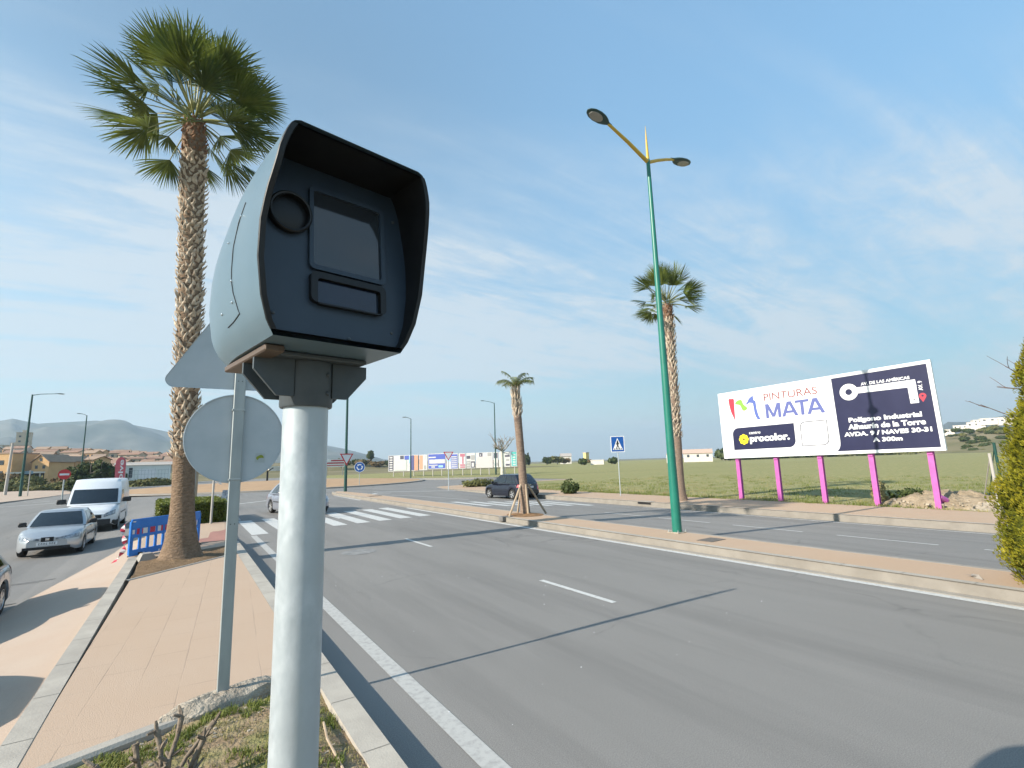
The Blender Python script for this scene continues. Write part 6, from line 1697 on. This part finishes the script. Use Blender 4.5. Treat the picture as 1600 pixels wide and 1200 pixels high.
for (x, y, z0, h, lb) in ((-21.6, 100, -.2, 7.4, "pale concrete pole at the far left edge, beyond the left street lamp"),):
    t = thing("concrete_pole", lb, "pole", (x, y, z0)); mb = MB(); mb.tube([(0, 0, -.3), (.15, 0, h)], [.20, .14], 10); mb.build("shaft", M_wirepost, t, smooth=50)
t = thing("sign_post", "thin pole with a small blue sign seen edge on, left of the no entry sign", "traffic sign", (-17.4, 90.5, -.2)); mb = MB(); mb.tube([(0, 0, -.2), (0, 0, 3.4)], .06, 8); mb.build("post", M_wirepost, t, smooth=50)
mb = MB(); mb.box(-.75, .3, -.02, .02, 2.9, 3.3); mb.build("sign_plate", mat("faded_blue_sign", (0.18, 0.28, 0.34), rough=.6), t)
fr = thing("metal_frame", "white metal triangular frame on the roundabout, seen under the round sign", "frame", (2.6, 76, .3), radians(10))
mb = MB()
for a, b in (((-1.6, 0, 3.0), (-1.6, 0, 0)), ((-1.6, 0, 3.0), (1.6, 0, 0)), ((-1.6, 0, .1), (1.6, 0, .1)), ((-1.6, .6, 3.0), (1.6, .6, .0)), ((-1.6, 0, 3.0), (-1.6, .6, 3.0))): mb.tube([a, b], .09, 6)
mb.build("tubes", M_white, fr)
rp = thing("sign_post", "dark post with an angled top on the far side of the roundabout island", "post", (11.9, 97.5, .1)); mb = MB(); mb.box(-.14, .14, -.1, .1, -.2, 2.0); mb.tube([(0, 0, 1.9), (.9, 0, 2.5)], .10, 6); mb.build("shaft", M_black, rp)

# houses
def house(name, label, loc, rz, w, d, h, wallm, roofm, roofh, seed, group=None, flat_=False, wins=2):
    t = thing(name, label, "house", loc, rz, group); rnd = random.Random(seed)
    mb = MB(); mb.box(-w / 2, w / 2, 0, d, -2.5, h)
    if not flat_:
        mb.add([(-w / 2, 0, h), (-w / 2, d, h), (-w / 2, d / 2, h + roofh * .97)], [(0, 1, 2)]); mb.add([(w / 2, 0, h), (w / 2, d, h), (w / 2, d / 2, h + roofh * .97)], [(0, 2, 1)])
    mb.build("wall", wallm, t)
    mb = MB()
    if flat_: mb.box(-w / 2 - .1, w / 2 + .1, -.1, d + .1, h, h + .35)
    else:
        for s0, s1 in ((-.4, d / 2), (d + .4, d / 2)):
            z0 = h - .15; mb.loft([[Vector((x, s0, z0 + k)), Vector((x, s1, h + roofh + k))] for x in (-w / 2 - .3, w / 2 + .3) for k in (0,)], False)
            mb.loft([[Vector((x, s0, z0 + .14)), Vector((x, s1, h + roofh + .14))] for x in (-w / 2 - .3, w / 2 + .3)], False)
            mb.loft([[Vector((x, s0, z0)), Vector((x, s0, z0 + .14))] for x in (-w / 2 - .3, w / 2 + .3)], False)
    mb.build("roof", roofm, t)
    for k in range(wins):
        for zf in ([h * .55] if h < 4 else [h * .28, h * .68]):
            x = -w / 2 + w * (k + .5) / wins; mb = MB(); mb.box(x - .5, x + .5, -.06, .05, zf - .55, zf + .55); mb.build("window", M_window, t)
    return t
# gabled orange houses near the left edge, gable ends towards us
def gable_house(label, loc, w, d, h, rh, m, seed):
    t = thing("house", label, "house", loc, radians(-28))
    mb = MB(); mb.loft([[Vector((x, y, z)) for x, z in ((-w / 2, -2.5), (w / 2, -2.5), (w / 2, h), (0, h + rh), (-w / 2, h))] for y in (0, d)], True, True, True); mb.build("wall", m, t)
    mb = MB(); 
    for s in (-1, 1): mb.loft([[Vector((s * (w / 2 + .3), y, h - .1)), Vector((0, y, h + rh + .12)), Vector((0, y, h + rh + .3)), Vector((s * (w / 2 + .3), y, h + .08))] for y in (-.3, d + .3)], True, True, True)
    mb.build("roof", M_rooftan, t)
    for x, z in ((-w * .22, h * .75), (w * .22, h * .75), (0, h + rh * .35)):
        mb = MB(); mb.box(x - .3, x + .3, -.06, .05, z - .4, z + .4); mb.build("window", M_window, t)
    return t
gable_house("orange gabled house at left, standing right of the left street lamp", (-30.6, 168, 1.0), 3.9, 8, 4.8, 1.7, M_orange, 1)
gable_house("orange gabled house in the middle of the orange terrace", (-26.3, 176, 1.2), 2.6, 8, 4.8, 1.1, M_ochre, 2)
house("house", "long orange house with flat front at the right of the orange terrace", (-23.4, 178, 1.3), radians(-25), 4.2, 7, 5.2, M_orange, M_rooftan, .8, 3, None, False, 2)
house("house", "plain orange block at the far left edge behind the pale pole", (-37.6, 168, 1.5), radians(-25), 4.5, 8, 6.4, M_orange, M_rooftan, .5, 4, None, True, 1)
house("house", "brown brick house between the orange houses and the left lamp", (-34.6, 175, 1.5), radians(-25), 3.6, 7, 5.4, mat("brown_brick", (0.30, 0.21, 0.15), (0.24, 0.165, 0.12), 1.5, 5, .9), M_rooftan, .9, 5, None, False, 3)
cp = thing("carport", "low white roofed carport in front of the orange houses", "carport", (-31.5, 158, .6)); mb = MB(); mb.box(-3.0, 3.0, 0, 4, 2.5, 2.85); mb.build("roof", M_whitewall, cp)
for x in (-2.8, 0, 2.8): mb = MB(); mb.box(x - .12, x + .12, .1, .3, -1.5, 2.5); mb.build("post", M_wirepost, cp)
mb = MB(); mb.box(-2.9, 2.9, 3.7, 3.9, -1.5, 2.5); mb.build("back_wall", M_inside, cp)
rnd = random.Random(50)
protos = []
walls = (M_cream, M_ochre, M_whitewall, M_orange, M_cream)
for k in range(5):
    protos.append(house("house", "small tile roofed house of the hillside town", (-60, 260, hland(-60, 260)), 0, rnd.uniform(5, 8), 5.5, rnd.uniform(2.4, 3.6), walls[k], (M_rooftile, M_rooftan)[k % 2], rnd.uniform(.8, 1.3), 100 + k, "houses of the hillside town", False, 3))
cnt = 0
for row, y in enumerate((203, 220, 238, 258, 278, 300, 324, 350, 380, 412)):
    x = -.318 * y - 4 + rnd.uniform(-3, 3)
    while x < -.03 * y + 6 + (18 if row > 2 else 0):
        k = rnd.randrange(5); yy = y + rnd.uniform(-8, 8)
        if cnt < 5: o = protos[cnt]; o.location = (x, yy, hland(x, yy) - .3)
        else: o = dup(protos[k], (x, yy, hland(x, yy) - .3), rnd.uniform(-.75, .15), None, None, rnd.uniform(.75, 1.1))
        if cnt < 5: o.rotation_euler = (0, 0, rnd.uniform(-.75, .15))
        x += rnd.uniform(6.5, 11.5); cnt += 1
def block(label, loc, w, d, h, m, nx_, nzr, group=None):
    t = thing("apartment_block", label, "apartment block", loc, radians(8), group)
    mb = MB(); mb.box(-w / 2, w / 2, 0, d, -6, h); mb.build("wall", m, t)
    mb = MB(); mb.box(-w / 2 - .15, w / 2 + .15, -.15, d + .15, h, h + .5); mb.box(-w * .15, w * .2, d * .3, d * .7, h + .5, h + 2.2); mb.build("roof", M_cream, t)
    for i in range(nx_):
        for j in range(nzr):
            x = -w / 2 + w * (i + .5) / nx_; z = h * (j + .6) / nzr - 1; mb = MB(); mb.box(x - .6, x + .6, -.06, .05, z - .6, z + .6); mb.build("window", M_window, t)
block("pale apartment block at the far left, lowest of the three on the hill", (-113, 478, 10), 11, 9, 14, M_whitewall, 3, 4)
block("cream apartment block in the middle of the three on the hill at left", (-103, 480, 11), 9, 9, 13, M_cream, 2, 4)
block("tallest apartment block on the hill, just left of the left street lamp", (-98.5, 484, 12), 8, 9, 21, M_cream, 2, 6)
# warehouses and red board seen beyond the roundabout
house("warehouse", "low white warehouse seen just left of the camera pole", (34.5, 246, .0), 0, 8, 10, 3.2, M_whitewall, M_shed, .8, 6, None, True, 0)
house("warehouse", "long white warehouse behind the give way sign", (49, 262, .2), 0, 14, 10, 3.4, M_whitewall, mat("pink_roof", (0.46, 0.33, 0.29), rough=.8), 1.2, 7, None, False, 0)
rb = thing("billboard", "small white board with red bars behind the give way sign", "billboard", (33.2, 150, .6)); mb = MB(); mb.box(0, 5.6, 0, .15, 1.9, 4.1); mb.build("panel", M_white, rb)
mb = MB()
for z0, z1, xa, xb in ((3.5, 3.9, 1.6, 5.2), (2.8, 3.2, .5, 5.3), (2.2, 2.45, .5, 5.3)): mb.poly([(x, -.02, z) for x, z in ((xa, z0), (xb, z0), (xb, z1), (xa, z1))])
mb.build("red_bars", M_redink, rb)
mb = MB()
for x in (.6, 5.0): mb.box(x - .1, x + .1, .16, .3, -.8, 4)
mb.build("post", M_wirepost, rb)
# the hill behind the roundabout's right half: brown scrub and trees
rnd = random.Random(61)
tA = tree_kind("distant_tree", "round dark tree on the skyline above the roundabout sign", "tree", (91, 298, 4.0), (2.6, 2.6, 2.6), 5.0, 1500, .7, M_leafd, 15)
kinds = [tree_kind("distant_tree", "olive green distant tree of the skyline row", "tree", (70, 270, 2), (3.2, 3.0, 2.0), 2.4, 900, .75, M_leafo, 16, "distant trees along the skyline"),
         tree_kind("distant_tree", "dark distant tree of the skyline row", "tree", (76, 270, 2), (2.6, 2.6, 2.2), 2.4, 900, .75, M_leafd, 17, "distant trees along the skyline"),
         tree_kind("distant_tree", "brown distant tree of the skyline row", "tree", (82, 270, 2), (3.4, 3.0, 1.9), 2.2, 900, .75, M_leafb, 18, "distant trees along the skyline")]
for k in range(16):
    x = 58 + 4.6 * k + rnd.uniform(-2, 2); y = 262 + rnd.uniform(-18, 20); dup(kinds[rnd.choice((0, 1, 2, 2))], (x, y, .6 + 1.6 * smooth01((120 - x) / 60)), rnd.uniform(0, 6), None, None, (rnd.uniform(.9, 1.5), 1, rnd.uniform(.7, 1.25)))
# skyline right of the young palm: cypress row, tree clumps, a tower, a white house
cyp = thing("cypress_tree", "narrow dark cypress in the far row behind the young palm", "tree", (172, 250, .5), 0, "row of far cypresses")
mb = MB(); leaf_cloud(mb, (0, 0, 3.2), (.75, .75, 3.2), 700, .5, 4, -.6, .3); mb.build("crown", M_leafd, cyp); mb = MB(); mb.tube([(0, 0, -.5), (0, 0, 1)], .15, 6); mb.build("trunk", M_bark, cyp)
for k in range(8): dup(cyp, (166 + 1.55 * k + rnd.uniform(-.3, .3), 252 + rnd.uniform(-2, 2), .4), rnd.uniform(0, 6), None, None, (1, 1, rnd.uniform(.65, 1.15)))
for (x, y, s, k) in ((184, 246, 1.3, 1), (196, 250, 1.5, 0), (203, 252, 1.2, 2), (212, 246, .9, 1), (160, 262, 1.3, 2), (176, 262, 1.2, 0), (152, 266, 1.3, 0), (222, 250, .8, 2)):
    dup(kinds[k], (x, y, .2), k, ('olive', 'dark', 'brown')[k] + ' tree clump on the far field edge left of the crossing sign', 'tree clumps on the far field edge', (s, s, s * .8))
tw = thing("tower", "pale yellow square tower on the far edge of the field", "tower", (232, 262, 0)); mb = MB(); mb.box(-1.4, 1.4, 0, 2.8, -1, 7.0); mb.build("wall", mat("pale_yellow_render", (0.62, 0.50, 0.22), rough=.85), tw); mb = MB(); mb.box(-1.6, 1.6, -.2, 3.0, 7.0, 7.5); mb.build("roof", M_cream, tw)
house("house", "half built pale house with a yellow side beside the yellow tower", (213, 262, 0), radians(-35), 7, 7, 5.2, M_whitewall, mat("grey_roof", (0.38, 0.34, 0.31), rough=.85), 1.8, 9, None, False, 2)
house("house", "white country house with pink roof right of the green double lamp", (188, 140, 1.2), radians(-52), 12, 9, 2.7, M_whitewall, mat("pale_pink_roof", (0.50, 0.36, 0.28), rough=.85), 1.6, 10, None, False, 3)
house("house", "small white outbuilding left of the white country house", (172.5, 141, 1.2), radians(-52), 5, 6, 2.4, M_whitewall, M_cream, .4, 11, None, True, 1)
house("house", "tiny white house between two dark trees on the far field edge", (158, 172, .4), radians(-45), 6, 5, 1.5, M_whitewall, M_whitewall, .3, 12, None, True, 0)
for (x, y, s, k) in ((152, 175, .75, 1), (166, 170, .8, 1), (215, 144, 1.1, 1), (222, 150, 1.5, 1), (228, 146, 1.3, 0)): dup(kinds[k], (x, y, -.2), 1.0 + k, ('olive', 'dark', 'brown')[k] + ' round tree beside the small white houses across the field', 'trees by the white field houses', (s, s, s))
# dark hedge row along the far side of the field behind the billboard
hk = [shrub("far_hedge_bush", "dark bush of the hedge row behind the big billboard", "bush", (240, 148, 0), (4.2, 3.5, 1.9), 800, .65, M_leafd, 81, -.3, "hedge row behind the billboard", False),
      shrub("far_hedge_bush", "olive bush of the hedge row behind the big billboard", "bush", (248, 146, 0), (4.2, 3.5, 1.7), 800, .65, M_leafo, 82, -.3, "hedge row behind the billboard", False)]
for k in range(34):
    t_ = k / 33; x = 236 + 190 * t_ + rnd.uniform(-3, 3); y = 152 - 40 * t_ + rnd.uniform(-3, 3) - (30 * t_ ** 2); s = rnd.uniform(.75, 1.35)
    dup(hk[k % 2], (x, y, -.3), rnd.uniform(0, 6), None, None, (s * 1.2, s, s * rnd.uniform(.7, 1.2)))
# white houses on the scrub hill at the right, with scrub below
hp = house("hill_house", "long low white house along the crest of the right hill", (437, 108, 16.5), radians(-75), 9, 7, 2.6, M_whitewall, M_whitewall, .4, 13, "white houses on the right hill", True, 3)
for k, (x, y, z, s) in enumerate(((436, 116, 15.6, .8), (439, 100, 19.2, 1.3), (440, 92, 18.4, 1.2), (441, 84, 18.2, 1.2), (434, 122, 13.2, .7), (438, 106, 18.6, .7), (430, 113, 13.8, .4), (443, 74, 17.6, 1.2))):
    dup(hp, (x, y, z), radians(-75 + 6 * (k % 3)), None, None, (s, 1, .8))
for k in range(95):
    x = 350 + 88 * rnd.random(); y = 48 + 95 * rnd.random(); z = 15.0 * smooth01((x - 330) / 110) - 1.0
    s = rnd.uniform(.3, .8); dup(hk[k % 2], (x, y, z), rnd.uniform(0, 6), ('dark' if k % 2 == 0 else 'olive') + ' scrub bush on the slope of the right hill below the white houses', 'scrub bushes on the right hill', (s, s, s))

# ------------------------------------------------------------------ haze: one box of even thin air
mb = MB(); mb.box(-4200, 4700, -900, 5200, -2.4, 330)
hz_ = mb.build("haze", [bpy.data.materials.new("haze_air")]); hz_['kind'] = 'stuff'
hm = hz_.data.materials[0]; hm.use_nodes = True; nt = hm.node_tree; nt.nodes.clear()
ho_ = nt.nodes.new('ShaderNodeOutputMaterial'); pv = nt.nodes.new('ShaderNodeVolumePrincipled')
pv.inputs['Color'].default_value = (0.64, 0.83, 1.0, 1); pv.inputs['Density'].default_value = 0.00022; pv.inputs['Anisotropy'].default_value = 0.2
nt.links.new(pv.outputs[0], ho_.inputs['Volume'])
